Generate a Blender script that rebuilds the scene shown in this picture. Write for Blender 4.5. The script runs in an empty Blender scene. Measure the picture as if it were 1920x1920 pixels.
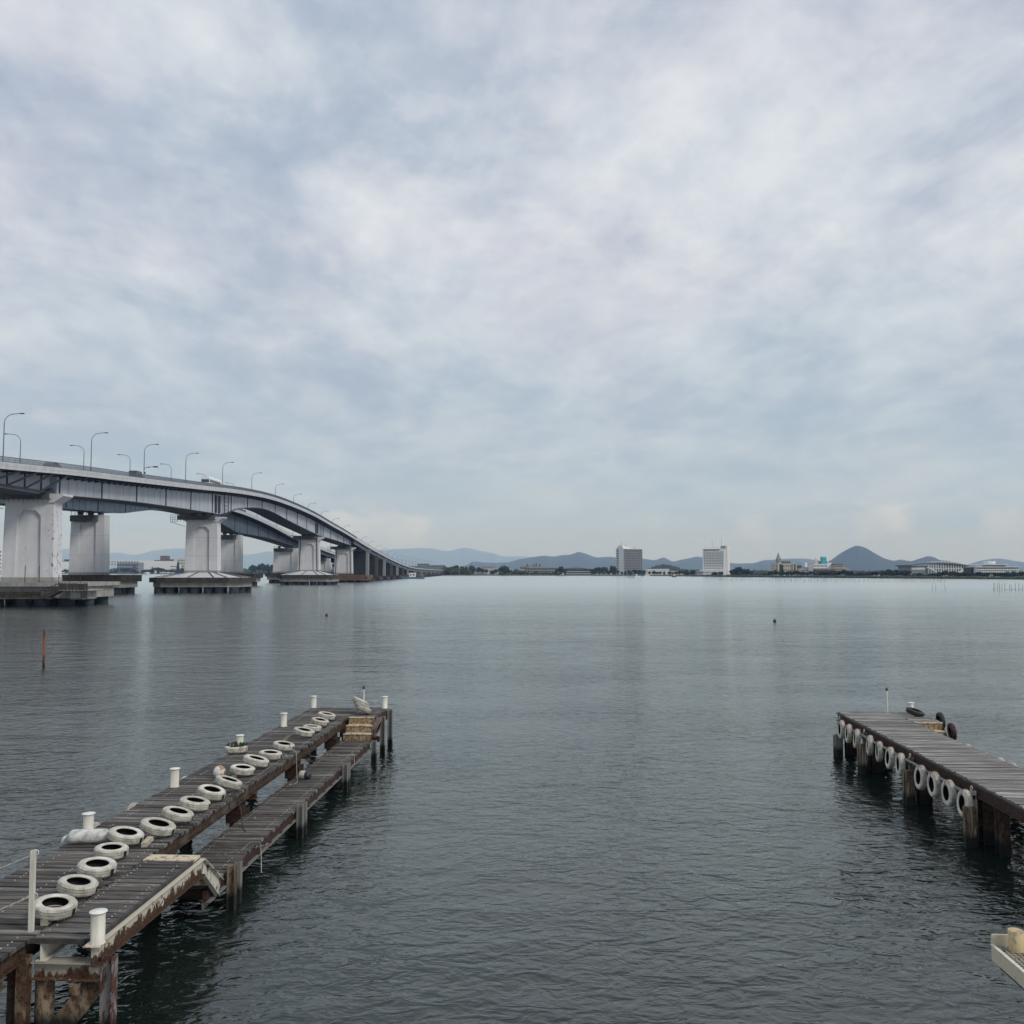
import bpy, math, random
from mathutils import Vector, Matrix
random.seed(7)
R = math.radians
S = bpy.context.scene
COL = S.collection

# ------------------------------------------------------------------ camera
H = 6.6                                   # eye height above the lake
PITCH = math.atan(110.5 / 1772.0)
FPX = 1772.0
cam_d = bpy.data.cameras.new('camera'); cam = bpy.data.objects.new('camera', cam_d); COL.objects.link(cam)
cam_d.sensor_width = 36.0; cam_d.lens = 36.0 * FPX / 1920.0
cam_d.clip_start = 0.1; cam_d.clip_end = 90000
cam.location = (0, 0, H); cam.rotation_euler = (math.pi / 2 + PITCH, 0, 0)
S.camera = cam
S.render.resolution_x = S.render.resolution_y = 1024

# ------------------------------------------------------------------ exposure
S.view_settings.view_transform = 'Standard'; S.view_settings.look = 'None'
S.view_settings.exposure = 0.35; S.view_settings.gamma = 1.0; S.view_settings.use_curve_mapping = False
S.render.engine = 'CYCLES'
S.cycles.use_denoising = True
S.cycles.max_bounces = 6; S.cycles.diffuse_bounces = 3; S.cycles.glossy_bounces = 3
S.cycles.transmission_bounces = 2; S.cycles.volume_bounces = 1; S.cycles.transparent_max_bounces = 6

# ------------------------------------------------------------------ sky
SUN_EL, SUN_AZ = R(40), R(126)            # azimuth clockwise from +Y
world = bpy.data.worlds.new('World'); S.world = world; world.use_nodes = True
nt = world.node_tree; nt.nodes.clear()
class N:
    """tiny node helper: N(tree)(type, **props) -> node; values by .i(name, value_or_socket)"""
    def __init__(s, t): s.t = t
    def __call__(s, ty, ins=None, **kw):
        n = s.t.nodes.new(ty)
        for k, v in kw.items(): setattr(n, k, v)
        for k, v in (ins or {}).items():
            sock = n.inputs[k]
            if isinstance(v, bpy.types.NodeSocket): s.t.links.new(v, sock)
            else: sock.default_value = v
        return n
    def m(s, op, a, b=0.0, c=0.0, clamp=False):
        n = s('ShaderNodeMath', operation=op, use_clamp=clamp)
        for i, v in enumerate((a, b, c)):
            if isinstance(v, bpy.types.NodeSocket): s.t.links.new(v, n.inputs[i])
            else: n.inputs[i].default_value = v
        return n.outputs[0]
    def ramp(s, fac, stops, interp='LINEAR'):
        n = s('ShaderNodeValToRGB', {'Fac': fac}); cr = n.color_ramp; cr.interpolation = interp
        while len(cr.elements) < len(stops): cr.elements.new(0.5)
        for e, (p, c) in zip(cr.elements, stops):
            e.position = p; e.color = (c, c, c, 1) if isinstance(c, (int, float)) else (*c, 1)
        return n.outputs[0]
    def noise(s, vec, scale, detail=3.0, rough=0.5, dist=0.0):
        return s('ShaderNodeTexNoise', {'Vector': vec, 'Scale': scale, 'Detail': detail, 'Roughness': rough, 'Distortion': dist}).outputs[0]
    def mix(s, fac, a, b, blend='MIX'):
        n = s('ShaderNodeMix', data_type='RGBA', blend_type=blend)
        for i, v in ((0, fac), (6, a), (7, b)):
            if isinstance(v, bpy.types.NodeSocket): s.t.links.new(v, n.inputs[i])
            elif i == 0: n.inputs[i].default_value = v
            else: n.inputs[i].default_value = (*v, 1) if len(v) == 3 else v
        return n.outputs[2]
    def vm(s, vec, scale=(1, 1, 1), loc=(0, 0, 0), rot=(0, 0, 0)):
        return s('ShaderNodeMapping', {'Vector': vec, 'Scale': scale, 'Location': loc, 'Rotation': rot}).outputs[0]

w = N(nt)
tc = w('ShaderNodeTexCoord').outputs['Generated']
sep = w('ShaderNodeSeparateXYZ', {0: tc})
zz = w.m('MAXIMUM', sep.outputs[2], 0.0)
den = w.m('ADD', zz, 0.16)
px_ = w.m('DIVIDE', sep.outputs[0], den); py_ = w.m('DIVIDE', sep.outputs[1], den)
pl = w('ShaderNodeCombineXYZ', {0: px_, 1: py_, 2: 0.0}).outputs[0]
pr = w.vm(pl, rot=(0, 0, R(-28)), scale=(1.0, 0.72, 1))
n_big = w.noise(w.vm(pr, loc=(3.1, 1.7, 0)), 0.8, 2.0, 0.5, 0.3)
n_mid = w.noise(w.vm(pr, loc=(7.3, 2.2, 0.3)), 2.1, 9.0, 0.62, 0.35)
n_puf = w.noise(w.vm(pr, loc=(2.3, 8.2, 0.7), scale=(1.2, .8, 1)), 5.2, 6.0, 0.58, 0.15)
n_fin = w.noise(w.vm(pr, loc=(1.3, 5.2, 0.9)), 13.0, 5.0, 0.6, 0.2)
cl = w.m('ADD', w.m('ADD', w.m('MULTIPLY', n_big, 0.27), w.m('MULTIPLY', n_mid, 0.44)), w.m('ADD', w.m('MULTIPLY', n_puf, 0.20), w.m('MULTIPLY', n_fin, 0.10)))
c_cloud = w.ramp(cl, [(0.41, (0.37, 0.425, 0.53)), (0.465, (0.465, 0.51, 0.60)), (0.515, (0.58, 0.61, 0.675)), (0.59, (0.725, 0.745, 0.775))])
hue = w.noise(w.vm(pr, loc=(11.3, 4.2, 0.1)), 1.7, 4.0, 0.5, 0.4)
c_cloud = w.mix(1.0, c_cloud, w.mix(w.ramp(hue, [(.40, 0), (.60, 1)]), (.965, 1.0, 1.005), (1.01, .99, 1.0)), 'MULTIPLY')
# low air towards the horizon: flatter, greyer
c_hor = w.mix(w.noise(w.vm(tc, scale=(2.0, 2.0, 16.0)), 2.2, 3.0, 0.5), (0.305, 0.425, 0.535), (0.43, 0.53, 0.61))
hf = w.ramp(zz, [(0.02, 0.92), (0.12, 0.55), (0.34, 0.0)])
c1 = w.mix(hf, c_cloud, c_hor)
# small cream cumulus heads standing on the horizon
nc = w.noise(w.vm(tc, scale=(1, 1, 1.7)), 21.0, 5.0, 0.62)
nb = w.noise(w.vm(tc, scale=(1, 1, 0.2), loc=(0.35, 0, 0)), 9.0, 2.0, 0.5)
hgt = w.m('ADD', zz, w.m('MULTIPLY', w.m('SUBTRACT', nc, 0.5), -0.075))
band = w.m('MULTIPLY', w.ramp(hgt, [(0.018, 0.0), (0.045, 1.0)]), w.ramp(hgt, [(0.058, 1.0), (0.068, 0.0)]))
cum = w.m('MULTIPLY', band, w.ramp(nb, [(0.52, 0.0), (0.60, 1.0)]))
c2 = w.mix(w.m('MULTIPLY', cum, 0.6), c1, (0.70, 0.72, 0.71))
nish = w('ShaderNodeTexSky', sky_type='NISHITA', sun_disc=False, sun_elevation=SUN_EL, sun_rotation=SUN_AZ)
lift = w('ShaderNodeVectorMath', {0: c2, 'Scale': 10.0}, operation='SCALE').outputs[0]
allc = w.mix(0.93, nish.outputs[0], lift)
bg = w('ShaderNodeBackground', {'Color': allc, 'Strength': 0.088})
wo = w('ShaderNodeOutputWorld', {'Surface': bg.outputs[0]})

# ------------------------------------------------------------------ sun behind thin overcast
sl = bpy.data.lights.new('sun', 'SUN'); sl.energy = 1.5; sl.angle = R(16); sl.color = (1.0, 0.95, 0.88)
so = bpy.data.objects.new('sun', sl); COL.objects.link(so)
sd = Vector((math.sin(SUN_AZ) * math.cos(SUN_EL), math.cos(SUN_AZ) * math.cos(SUN_EL), math.sin(SUN_EL)))
so.rotation_euler = (-sd).to_track_quat('-Z', 'Y').to_euler()

# ================================================================== helpers
def G(px, py, z):
    """where the ray through a measured point of the view meets the level z (used to survey the shore)"""
    c, s = math.cos(PITCH), math.sin(PITCH)
    a, b = (px - 960) / FPX, (960 - py) / FPX
    dx, dy, dz = a, c - b * s, s + b * c
    t = (z - H) / dz
    return dx * t, dy * t
def WX(px, D): return (px - 960) / FPX * D * 1.002
def WZ(py, D):
    return H + D * math.tan(PITCH + math.atan((960 - py) / FPX))

class MB:
    def __init__(s): s.v = []; s.f = []; s.mi = []; s.sm = []
    def add(s, vs, fs, mi=0, sm=False):
        o = len(s.v); s.v += [tuple(p) for p in vs]
        for f in fs: s.f.append(tuple(i + o for i in f)); s.mi.append(mi); s.sm.append(sm)
    def box(s, x0, x1, y0, y1, z0, z1, mi=0):
        s.add([(x0,y0,z0),(x1,y0,z0),(x1,y1,z0),(x0,y1,z0),(x0,y0,z1),(x1,y0,z1),(x1,y1,z1),(x0,y1,z1)],
              [(0,3,2,1),(4,5,6,7),(0,1,5,4),(1,2,6,5),(2,3,7,6),(3,0,4,7)], mi)
    def rbox(s, c, u, hx, hy, z0, z1, mi=0):
        """box about c=(x,y) turned so its x axis is the unit vector u"""
        ux, uy = u; P = []
        for z in (z0, z1):
            for a, b in ((-hx,-hy),(hx,-hy),(hx,hy),(-hx,hy)):
                P.append((c[0]+a*ux-b*uy, c[1]+a*uy+b*ux, z))
        s.add(P, [(0,3,2,1),(4,5,6,7),(0,1,5,4),(1,2,6,5),(2,3,7,6),(3,0,4,7)], mi)
    def bar(s, p, q, a=0.05, b=None, mi=0, up=(0,0,1)):
        b = b or a; p = Vector(p); q = Vector(q); d = (q-p)
        if d.length < 1e-6: return
        d.normalize(); u = Vector(up)
        if abs(d.dot(u)) > .98: u = Vector((0,1,0))
        x = d.cross(u).normalized(); y = x.cross(d).normalized(); V = []
        for e in (p, q):
            for i, j in ((-1,-1),(1,-1),(1,1),(-1,1)): V.append(e + x*(i*a/2) + y*(j*b/2))
        s.add(V, [(0,1,2,3),(4,7,6,5),(0,4,5,1),(1,5,6,2),(2,6,7,3),(3,7,4,0)], mi)
    def tube(s, pts, r, n=8, mi=0, cap=True):
        pts = [Vector(p) for p in pts]; V = []; m = len(pts); x = None
        for i, p in enumerate(pts):
            d = (pts[min(i+1, m-1)] - pts[max(i-1, 0)]).normalized()
            if x is None:
                u = Vector((0,0,1)) if abs(d.z) < .9 else Vector((0,1,0)); x = d.cross(u).normalized()
            else: x = (x - d*x.dot(d)).normalized()
            y = d.cross(x); rr = r[i] if isinstance(r, (list, tuple)) else r
            for k in range(n):
                t = 2*math.pi*k/n; V.append(p + x*(rr*math.cos(t)) + y*(rr*math.sin(t)))
        F = [(i*n+k, i*n+(k+1)%n, (i+1)*n+(k+1)%n, (i+1)*n+k) for i in range(m-1) for k in range(n)]
        s.add(V, F, mi, True)
        if cap: s.add(V[:n], [tuple(range(n))[::-1]], mi); s.add(V[-n:], [tuple(range(n))], mi)
    def lathe(s, prof, c=(0,0,0), n=24, mi=0, sm=True, M=None, mis=None):
        V = []; m = len(prof); M = M or Matrix.Identity(3)
        for r, z in prof:
            for k in range(n):
                t = 2*math.pi*k/n; V.append(M @ Vector((r*math.cos(t), r*math.sin(t), z)) + Vector(c))
        for i in range(m-1):
            F = [(i*n+k, i*n+(k+1)%n, (i+1)*n+(k+1)%n, (i+1)*n+k) for k in range(n)]
            o = len(s.v) if i == 0 else o
            if i == 0: s.v += [tuple(p) for p in V]
            for f in F: s.f.append(tuple(j+o for j in f)); s.mi.append(mis[i] if mis else mi); s.sm.append(sm)
    def prism(s, poly, y0, y1, mi=0, axis='y', wrap=None):
        """polygon in (x,z) pushed from y0 to y1 (axis y), or in (x,y) from z0 to z1 (axis z), or (y,z) along x"""
        n = len(poly)
        f = {'y': lambda a, b, c: (a, c, b), 'z': lambda a, b, c: (a, b, c), 'x': lambda a, b, c: (c, a, b)}[axis]
        V = [f(a, b, y0) for a, b in poly] + [f(a, b, y1) for a, b in poly]
        if wrap: V = [wrap(*p) for p in V]
        s.add(V, [tuple(range(n)), tuple(range(2*n-1, n-1, -1))] + [(i, i+n, (i+1)%n+n, (i+1)%n) for i in range(n)], mi)
    def mesh(s, name, mats):
        me = bpy.data.meshes.new(name); me.from_pydata(s.v, [], s.f)
        for m in (mats if isinstance(mats, (list, tuple)) else [mats]): me.materials.append(m)
        me.polygons.foreach_set('material_index', s.mi); me.polygons.foreach_set('use_smooth', s.sm)
        me.update(); return me
    def build(s, name, mats, parent=None, fix=True, off=None):
        if off is None: off = root_off(parent)
        if off is not None and (off[0] or off[1] or off[2]):
            s.v = [(a-off[0], b-off[1], c-off[2]) for a, b, c in s.v]
        me = s.mesh(name, mats)
        if fix:
            import bmesh
            bm = bmesh.new(); bm.from_mesh(me); bmesh.ops.recalc_face_normals(bm, faces=bm.faces); bm.to_mesh(me); bm.free()
        o = bpy.data.objects.new(name, me); COL.objects.link(o)
        if parent is not None: o.parent = parent
        return o
def root_off(p):
    if p is None: return None
    while p.parent is not None: p = p.parent
    return (0, 0, 0) if p.get('_local') else tuple(p.location)
def tag(o, label=None, cat=None, group=None, kind=None):
    if label: o['label'] = label
    if cat: o['category'] = cat
    if group: o['group'] = group
    if kind: o['kind'] = kind
    return o
def thing(name, label, cat, loc=(0,0,0), rz=0.0, group=None):
    o = bpy.data.objects.new(name, None); COL.objects.link(o); o.location = loc; o.rotation_euler = (0, 0, rz)
    o.empty_display_size = 0.3
    return tag(o, label, cat, group)
def top(mb, name, mats, label, cat, loc=(0,0,0), group=None, kind=None, fix=True):
    """a thing that is one mesh, its origin at loc"""
    o = mb.build(name, mats, None, fix, off=loc); o.location = loc
    return tag(o, label, cat, group, kind)
def copy_tree(o, parent=None):
    c = o.copy(); COL.objects.link(c); c.parent = parent
    for ch in list(o.children): copy_tree(ch, c)
    return c
def struct(mb, name, mats, fix=True):
    o = mb.build(name, mats, None, fix); o['kind'] = 'structure'; return o
ORD = ['first','second','third','fourth','fifth','sixth','seventh','eighth','ninth','tenth','eleventh','twelfth','thirteenth','fourteenth',
       'fifteenth','sixteenth','seventeenth','eighteenth','nineteenth','twentieth','twenty-first','twenty-second','twenty-third','twenty-fourth','twenty-fifth','twenty-sixth','twenty-seventh','twenty-eighth','twenty-ninth','thirtieth']
def lerp(tab, t):
    if t <= tab[0][0]: return tab[0][1]
    for (a, u), (b, v) in zip(tab, tab[1:]):
        if t <= b:
            return u + (v-u)*(t-a)/(b-a)
    return tab[-1][1]
def smooth(tab, t):
    """Catmull-Rom through a table"""
    n = len(tab)
    if t <= tab[0][0]: return tab[0][1]
    if t >= tab[-1][0]: return tab[-1][1]
    for i in range(n-1):
        if t <= tab[i+1][0]:
            x0, y0 = tab[i]; x1, y1 = tab[i+1]; h = x1-x0; u = (t-x0)/h
            m0 = (y1-tab[i-1][1])/(x1-tab[i-1][0]) if i > 0 else (y1-y0)/h
            m1 = (tab[i+2][1]-y0)/(tab[i+2][0]-x0) if i < n-2 else (y1-y0)/h
            return (2*u**3-3*u*u+1)*y0 + (u**3-2*u*u+u)*h*m0 + (-2*u**3+3*u*u)*y1 + (u**3-u*u)*h*m1

# ================================================================== materials
def mat(name, base, rough=0.7, metal=0.0, spec=0.5, build=None):
    m = bpy.data.materials.new(name); m.use_nodes = True; t = m.node_tree; n = N(t)
    b = t.nodes['Principled BSDF']; b.inputs['Base Color'].default_value = (*base, 1)
    b.inputs['Roughness'].default_value = rough; b.inputs['Metallic'].default_value = metal
    b.inputs['Specular IOR Level'].default_value = spec
    if build: build(n, b, t)
    return m
def pos(n): return n('ShaderNodeNewGeometry').outputs['Position']
def setc(n, b, c): n.t.links.new(c, b.inputs['Base Color'])
def bump(n, b, h, dist=0.01, strength=1.0, normal=None):
    ins = {'Height': h, 'Distance': dist, 'Strength': strength}
    if normal is not None: ins['Normal'] = normal
    o = n('ShaderNodeBump', ins).outputs[0]; n.t.links.new(o, b.inputs['Normal']); return o
def varied(name, a, c, scale, rough=0.8, bs=0.0, detail=5, lo=.35, hi=.65, rand=0.0, metal=0, streak=None, spec=.4):
    def f(n, b, t):
        p = pos(n)
        v = n.noise(n.vm(p, scale=streak) if streak else p, scale, detail, .6)
        col = n.mix(n.ramp(v, [(lo, 0.0), (hi, 1.0)]), a, c)
        if rand:
            r = n('ShaderNodeObjectInfo').outputs['Random']
            col = n.mix(1.0, col, n.ramp(r, [(0, 1-rand), (1, 1+rand)]), 'MULTIPLY')
        setc(n, b, col)
        if bs: bump(n, b, v, bs)
    return mat(name, a, rough, metal, spec, f)

def wood_mat(name, dark, light, rand=.35, wash=.5, edge=False):
    def f(n, b, t):
        tcn = n('ShaderNodeTexCoord').outputs['Object']
        r = n('ShaderNodeObjectInfo').outputs['Random']
        sh = n('ShaderNodeCombineXYZ', {0: n.m('MULTIPLY', r, 37.0), 1: n.m('MULTIPLY', r, 91.0), 2: 0.0}).outputs[0]
        p = n('ShaderNodeVectorMath', {0: tcn, 1: sh}, operation='ADD').outputs[0]
        gr = n.noise(n.vm(p, scale=(1.5, 26, 26)), 2.6, 6, .68, .4)
        lg = n.noise(n.vm(p, scale=(0.8, 3.5, 3)), 1.6, 4, .6)
        col = n.mix(n.ramp(gr, [(.36, 0), (.66, 1)]), dark, light)
        col = n.mix(n.m('MULTIPLY', n.ramp(lg, [(.48, 0), (.68, 1)]), wash), col, tuple(min(1, c*1.75) for c in light))
        col = n.mix(1.0, col, n.ramp(r, [(0, 1-rand), (1, 1+rand)]), 'MULTIPLY')
        crack = n.ramp(n.noise(n.vm(p, scale=(1.2, 60, 60)), 2.0, 3, .6), [(.30, 0.25), (.40, 1)])
        col = n.mix(1.0, col, crack, 'MULTIPLY')
        spl = n.ramp(n.noise(n.vm(p, scale=(1,1,1)), 17.0, 2, .5), [(.735, 0), (.755, .8)])
        col = n.mix(spl, col, (.34,.33,.31))                                    # dried droppings
        # weathered plank edges, painted darker to stand in for shade in the seams
        ey = n.m('ABSOLUTE', n('ShaderNodeSeparateXYZ', {0: tcn}).outputs[1])
        ey = n.m('ADD', ey, n.m('MULTIPLY', n.m('SUBTRACT', lg, .5), .05))
        if edge: col = n.mix(1.0, col, n.ramp(ey, [(.086, 1), (.104, .42)]), 'MULTIPLY')
        setc(n, b, col); bump(n, b, gr, .006)
    return mat(name, light, .85, 0, .25, f)
M = {}
M['plank'] = wood_mat('plank_wood_dark', (.036,.034,.031), (.140,.131,.121), .5, .6, True)
M['plank_pale'] = wood_mat('plank_wood_grey', (.085,.080,.078), (.28,.27,.255), .42, .7, True)

M['timber'] = wood_mat('timber_cream', (.22,.19,.14), (.50,.46,.37), .2, .3)
M['timber_old'] = wood_mat('timber_stained', (.06,.05,.038), (.20,.17,.13), .2, .3)
def rust_mat(name, paint, cover, rust=((.020,.012,.009), (.098,.050,.028)), sc=2.2, rough=.75, streak=(1,1,.45), low=None):
    def f(n, b, t):
        p = pos(n)
        v = n.noise(n.vm(p, scale=streak), sc, 8, .68, .3)
        if low: v = n.m('ADD', v, n.ramp(n.m('MULTIPLY_ADD', n('ShaderNodeSeparateXYZ', {0: p}).outputs[2], 1/(low[1]-low[0]), -low[0]/(low[1]-low[0])), [(0.0, 0.0), (.5, .22), (1.0, .36)]))
        v2 = n.noise(p, sc*5, 5, .65)
        rc = n.mix(n.ramp(v2, [(.36, 0), (.64, 1)]), rust[0], rust[1])
        fac = n.ramp(v, [(cover-.03, 0), (cover+.03, 1)])
        col = n.mix(fac, rc, paint)
        sp = n.ramp(n.noise(p, sc*14, 3, .6), [(.62, 0), (.68, 1)])
        col = n.mix(n.m('MULTIPLY', sp, .5), col, rust[1])
        # tide mark: wet, weed-dark below half a metre above the water
        z = n('ShaderNodeSeparateXYZ', {0: p}).outputs[2]
        zn = n.m('ADD', z, n.m('MULTIPLY', n.noise(n.vm(p, scale=(6,6,.6)), 1.0, 3), .22))
        col = n.mix(n.ramp(zn, [(.36, 1), (.52, 0)]), col, (.010, .011, .009))
        setc(n, b, col); bump(n, b, n.m('ADD', v2, n.m('MULTIPLY', fac, .6)), .006)
    return mat(name, paint, rough, 0, .35, f)
M['rust'] = rust_mat('rusted_steel', (.085,.07,.055), .57, ((.017,.011,.008), (.078,.044,.026)))
M['rust_red'] = rust_mat('red_brown_rust', (.07,.04,.03), .62, ((.014,.008,.007), (.060,.026,.017)))
M['rust_paint'] = rust_mat('peeling_cream_paint', (.50,.475,.42), .46, sc=3.0)
M['fender_wood'] = rust_mat('stained_fender_wood', (.25,.215,.16), .50, ((.045,.032,.02), (.12,.085,.05)), sc=3.0, streak=(3.5,3.5,.3))
M['rust_grey'] = rust_mat('rust_and_grey_paint', (.19,.18,.18), .54, ((.03,.014,.01), (.12,.05,.035)), sc=5.0)
M['rust_tan'] = rust_mat('tan_brown_rust', (.20,.155,.105), .52, ((.03,.018,.012), (.12,.07,.04)), sc=4.0)
M['rust_riser'] = rust_mat('rust_speckled_tan_paint', (.36,.28,.17), .50, ((.11,.06,.03), (.26,.16,.08)), sc=14.0, streak=(1,1,.5))
M['rust_low'] = rust_mat('cream_paint_rusted_below', (.47,.44,.36), .70, sc=7.0, low=(1.10, 1.42), streak=(1,1,.8))
M['rust_beam'] = rust_mat('beam_with_brown_rust', (.34,.32,.26), .66, ((.028,.016,.010), (.12,.06,.03)), sc=5.0, low=(.84, 1.16))
M['cream_tan'] = rust_mat('yellowed_cream_paint', (.52,.47,.36), .40, ((.2,.13,.07), (.34,.25,.14)), sc=5.0)
M['tan_pipe'] = rust_mat('tan_paint_worn_to_grey', (.50,.40,.22), .44, ((.22,.22,.21), (.34,.28,.18)), sc=7.0)
M['rust_some'] = rust_mat('rust_specked_cream_paint', (.55,.49,.38), .45, ((.16,.075,.025), (.40,.24,.11)), sc=9.0, streak=(1,1,1))
M['grey_pile'] = rust_mat('galvanised_pile', (.165,.165,.155), .38, ((.06,.045,.03), (.13,.10,.07)))
M['dark_steel'] = varied('dark_steel', (.022,.022,.024), (.06,.05,.045), 6, .7, .003)
M['cream'] = varied('cream_paint', (.60,.585,.51), (.46,.43,.35), 4, .5, .001, rand=.06, streak=(3,3,.6), lo=.42, hi=.72)
M['white_top'] = varied('white_cap_paint', (.74,.74,.71), (.62,.62,.58), 9, .5)
def tyre_white(n, b, t):
    tcn = n('ShaderNodeTexCoord').outputs['Object']; r = n('ShaderNodeObjectInfo').outputs['Random']
    p = n('ShaderNodeVectorMath', {0: tcn, 1: n('ShaderNodeCombineXYZ', {0: n.m('MULTIPLY', r, 50.0), 1: 0.0, 2: 0.0}).outputs[0]}, operation='ADD').outputs[0]
    a = n.noise(p, 5.0, 6, .62); g = n.noise(p, 34.0, 4, .6)
    c = n.mix(n.ramp(a, [(.38, 0), (.62, 1)]), (.40,.38,.32), (.62,.60,.54))
    c = n.mix(n.ramp(g, [(.60, 0), (.72, .75)]), c, (.16,.15,.125))
    c = n.mix(1.0, c, n.ramp(r, [(0, .82), (1, 1.08)]), 'MULTIPLY')
    setc(n, b, c); bump(n, b, g, .002)
M['tyre_white'] = mat('cream_painted_rubber', (.6,.58,.5), .62, 0, .35, tyre_white)
M['tyre_tread'] = varied('grimy_cream_tread', (.47,.45,.39), (.20,.19,.16), 9, .7, .002, lo=.40, hi=.70, rand=.12)
M['rubber'] = varied('black_rubber', (.012,.012,.013), (.035,.035,.035), 12, .6, .001)
M['rubber_in'] = varied('tyre_inside', (.004,.004,.004), (.010,.010,.010), 12, .9)
M['rubber_red'] = varied('rubber_with_red_paint', (.018,.015,.015), (.16,.035,.03), 5, .7, lo=.5, hi=.6)
M['tyre_brown'] = varied('pinkish_brown_rubber', (.075,.045,.042), (.20,.14,.13), 9, .7, .002)
M['buoy'] = varied('crusted_white_plastic', (.60,.60,.57), (.22,.21,.19), 7, .5, .0006, lo=.45, hi=.72)
M['buoy_rust'] = varied('white_and_rust_plastic', (.60,.58,.55), (.30,.15,.07), 6, .5, .002, lo=.46, hi=.54)
M['navy'] = varied('navy_plastic', (.018,.022,.035), (.03,.035,.05), 8, .5)
M['rope'] = varied('pale_rope', (.42,.41,.36), (.25,.24,.20), 30, .9)
M['bolt'] = varied('galvanised_bolt', (.42,.42,.41), (.22,.22,.21), 40, .5)
M['orange_rope'] = varied('faded_orange_rope', (.26,.10,.07), (.14,.07,.05), 30, .9)
def conc(name, a, c, stain=.5, sc=.5, lift=0):
    def f(n, b, t):
        p = pos(n); v = n.noise(p, sc, 6, .6); g = n.noise(p, sc*14, 4, .6)
        st = n.noise(n.vm(p, scale=(1,1,.10)), sc*3.2, 5, .65)
        col = n.mix(n.ramp(v, [(.35, 0), (.65, 1)]), a, c)
        col = n.mix(n.m('MULTIPLY', n.ramp(st, [(.50, 0), (.72, 1)]), stain), col, tuple(x*.45 for x in c))
        col = n.mix(n.m('MULTIPLY', g, .22), col, tuple(x*.6 for x in c))
        if lift:                                                                # pour joints
            fz = n.m('FRACT', n.m('DIVIDE', n('ShaderNodeSeparateXYZ', {0: p}).outputs[2], lift))
            col = n.mix(n.ramp(fz, [(0, .45), (.022, .45), (.03, 0)]), col, tuple(x*.5 for x in c))
        setc(n, b, col); bump(n, b, g, .02)
    return mat(name, a, .85, 0, .3, f)
M['pier'] = conc('painted_pier_concrete', (.61,.615,.635), (.555,.56,.58), .24, .35, 5.6)
def pier_chip(n, b, t):
    p = pos(n); v = n.noise(p, .35, 5, .6); st = n.noise(n.vm(p, scale=(1,1,.10)), 1.2, 5, .65)
    col = n.mix(n.ramp(v, [(.35, 0), (.65, 1)]), (.61,.615,.635), (.555,.56,.58))
    col = n.mix(n.m('MULTIPLY', n.ramp(st, [(.50, 0), (.72, 1)]), .2), col, (.16,.16,.165))
    s = n('ShaderNodeSeparateXYZ', {0: p})
    # paint has flaked off along the right hand edge
    e = n.m('ADD', n.noise(n.vm(p, scale=(1.6,1.6,.9)), 1.5, 3, .6), n.ramp(n.m('MULTIPLY', n.m('ADD', s.outputs[0], 94.0), .2), [(.45, 0.0), (.75, .085), (1.0, .085)]))
    col = n.mix(n.ramp(e, [(.712, 0), (.725, 1)]), col, (.05,.05,.055))
    setc(n, b, col)
M['pier_chip'] = mat('flaking_pier_paint', (.4,.4,.42), .8, 0, .3, pier_chip)
M['concrete'] = conc('weathered_concrete', (.37,.365,.34), (.27,.262,.24), .65, .45)
M['walkway'] = conc('walkway_grey', (.12,.12,.118), (.08,.08,.075), .5, .7)
M['conc_dark'] = conc('dark_stained_concrete', (.10,.095,.085), (.05,.047,.042), .7, .6)
M['fender'] = conc('brown_fender_timber', (.085,.068,.052), (.030,.026,.022), .8, .8)
M['rust_fender'] = conc('rust_orange_fender', (.19,.105,.06), (.085,.045,.03), .8, .5)
M['pile'] = conc('blue_black_pile', (.045,.055,.07), (.02,.024,.03), .6, .8)
M['hat'] = conc('white_cone_roof', (.62,.64,.66), (.50,.52,.54), .25, .5)
M['rib'] = mat('dark_rib', (.06,.07,.08), .6)
def steelp(name, a, c, st):
    def f(n, b, t):
        p = pos(n); v = n.noise(p, .25, 4, .6); s = n.noise(n.vm(p, scale=(1,1,.07)), .9, 5, .65)
        col = n.mix(n.ramp(v, [(.35, 0), (.65, 1)]), a, c)
        col = n.mix(n.m('MULTIPLY', n.ramp(s, [(.48, 0), (.72, 1)]), st), col, tuple(x*.45 for x in c))
        setc(n, b, col)
    return mat(name, a, .55, 0, .4, f)
M['girder'] = steelp('pale_blue_grey_steel', (.44,.47,.52), (.38,.41,.46), .35)
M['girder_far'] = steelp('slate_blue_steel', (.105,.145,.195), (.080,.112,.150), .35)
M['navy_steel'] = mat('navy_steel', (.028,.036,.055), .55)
M['fascia'] = conc('pale_deck_fascia', (.58,.60,.61), (.48,.50,.52), .30, .5)
M['rail'] = mat('blue_grey_rail', (.085,.10,.13), .5)
M['asphalt'] = varied('asphalt', (.05,.05,.052), (.07,.07,.07), .5, .9)
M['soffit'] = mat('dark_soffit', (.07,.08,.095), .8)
M['netting'] = conc('dark_netting', (.030,.031,.034), (.018,.019,.021), .4, .5)
M['lamp'] = mat('grey_lamp_paint', (.16,.17,.18), .45)
M['white'] = varied('white_wall', (.74,.75,.74), (.66,.67,.66), .3, .7)
M['hotel_grey'] = varied('hotel_grey_paint', (.33,.335,.345), (.28,.285,.295), .3, .7)
M['beige'] = varied('beige_wall', (.50,.45,.37), (.42,.38,.31), .3, .8)
M['greywall'] = varied('grey_wall', (.24,.26,.28), (.19,.20,.22), .3, .8)
M['darkwall'] = varied('dark_wall', (.075,.075,.08), (.05,.05,.055), .3, .8)
M['brown'] = varied('brown_wall', (.11,.075,.065), (.09,.06,.055), .3, .8)
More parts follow.
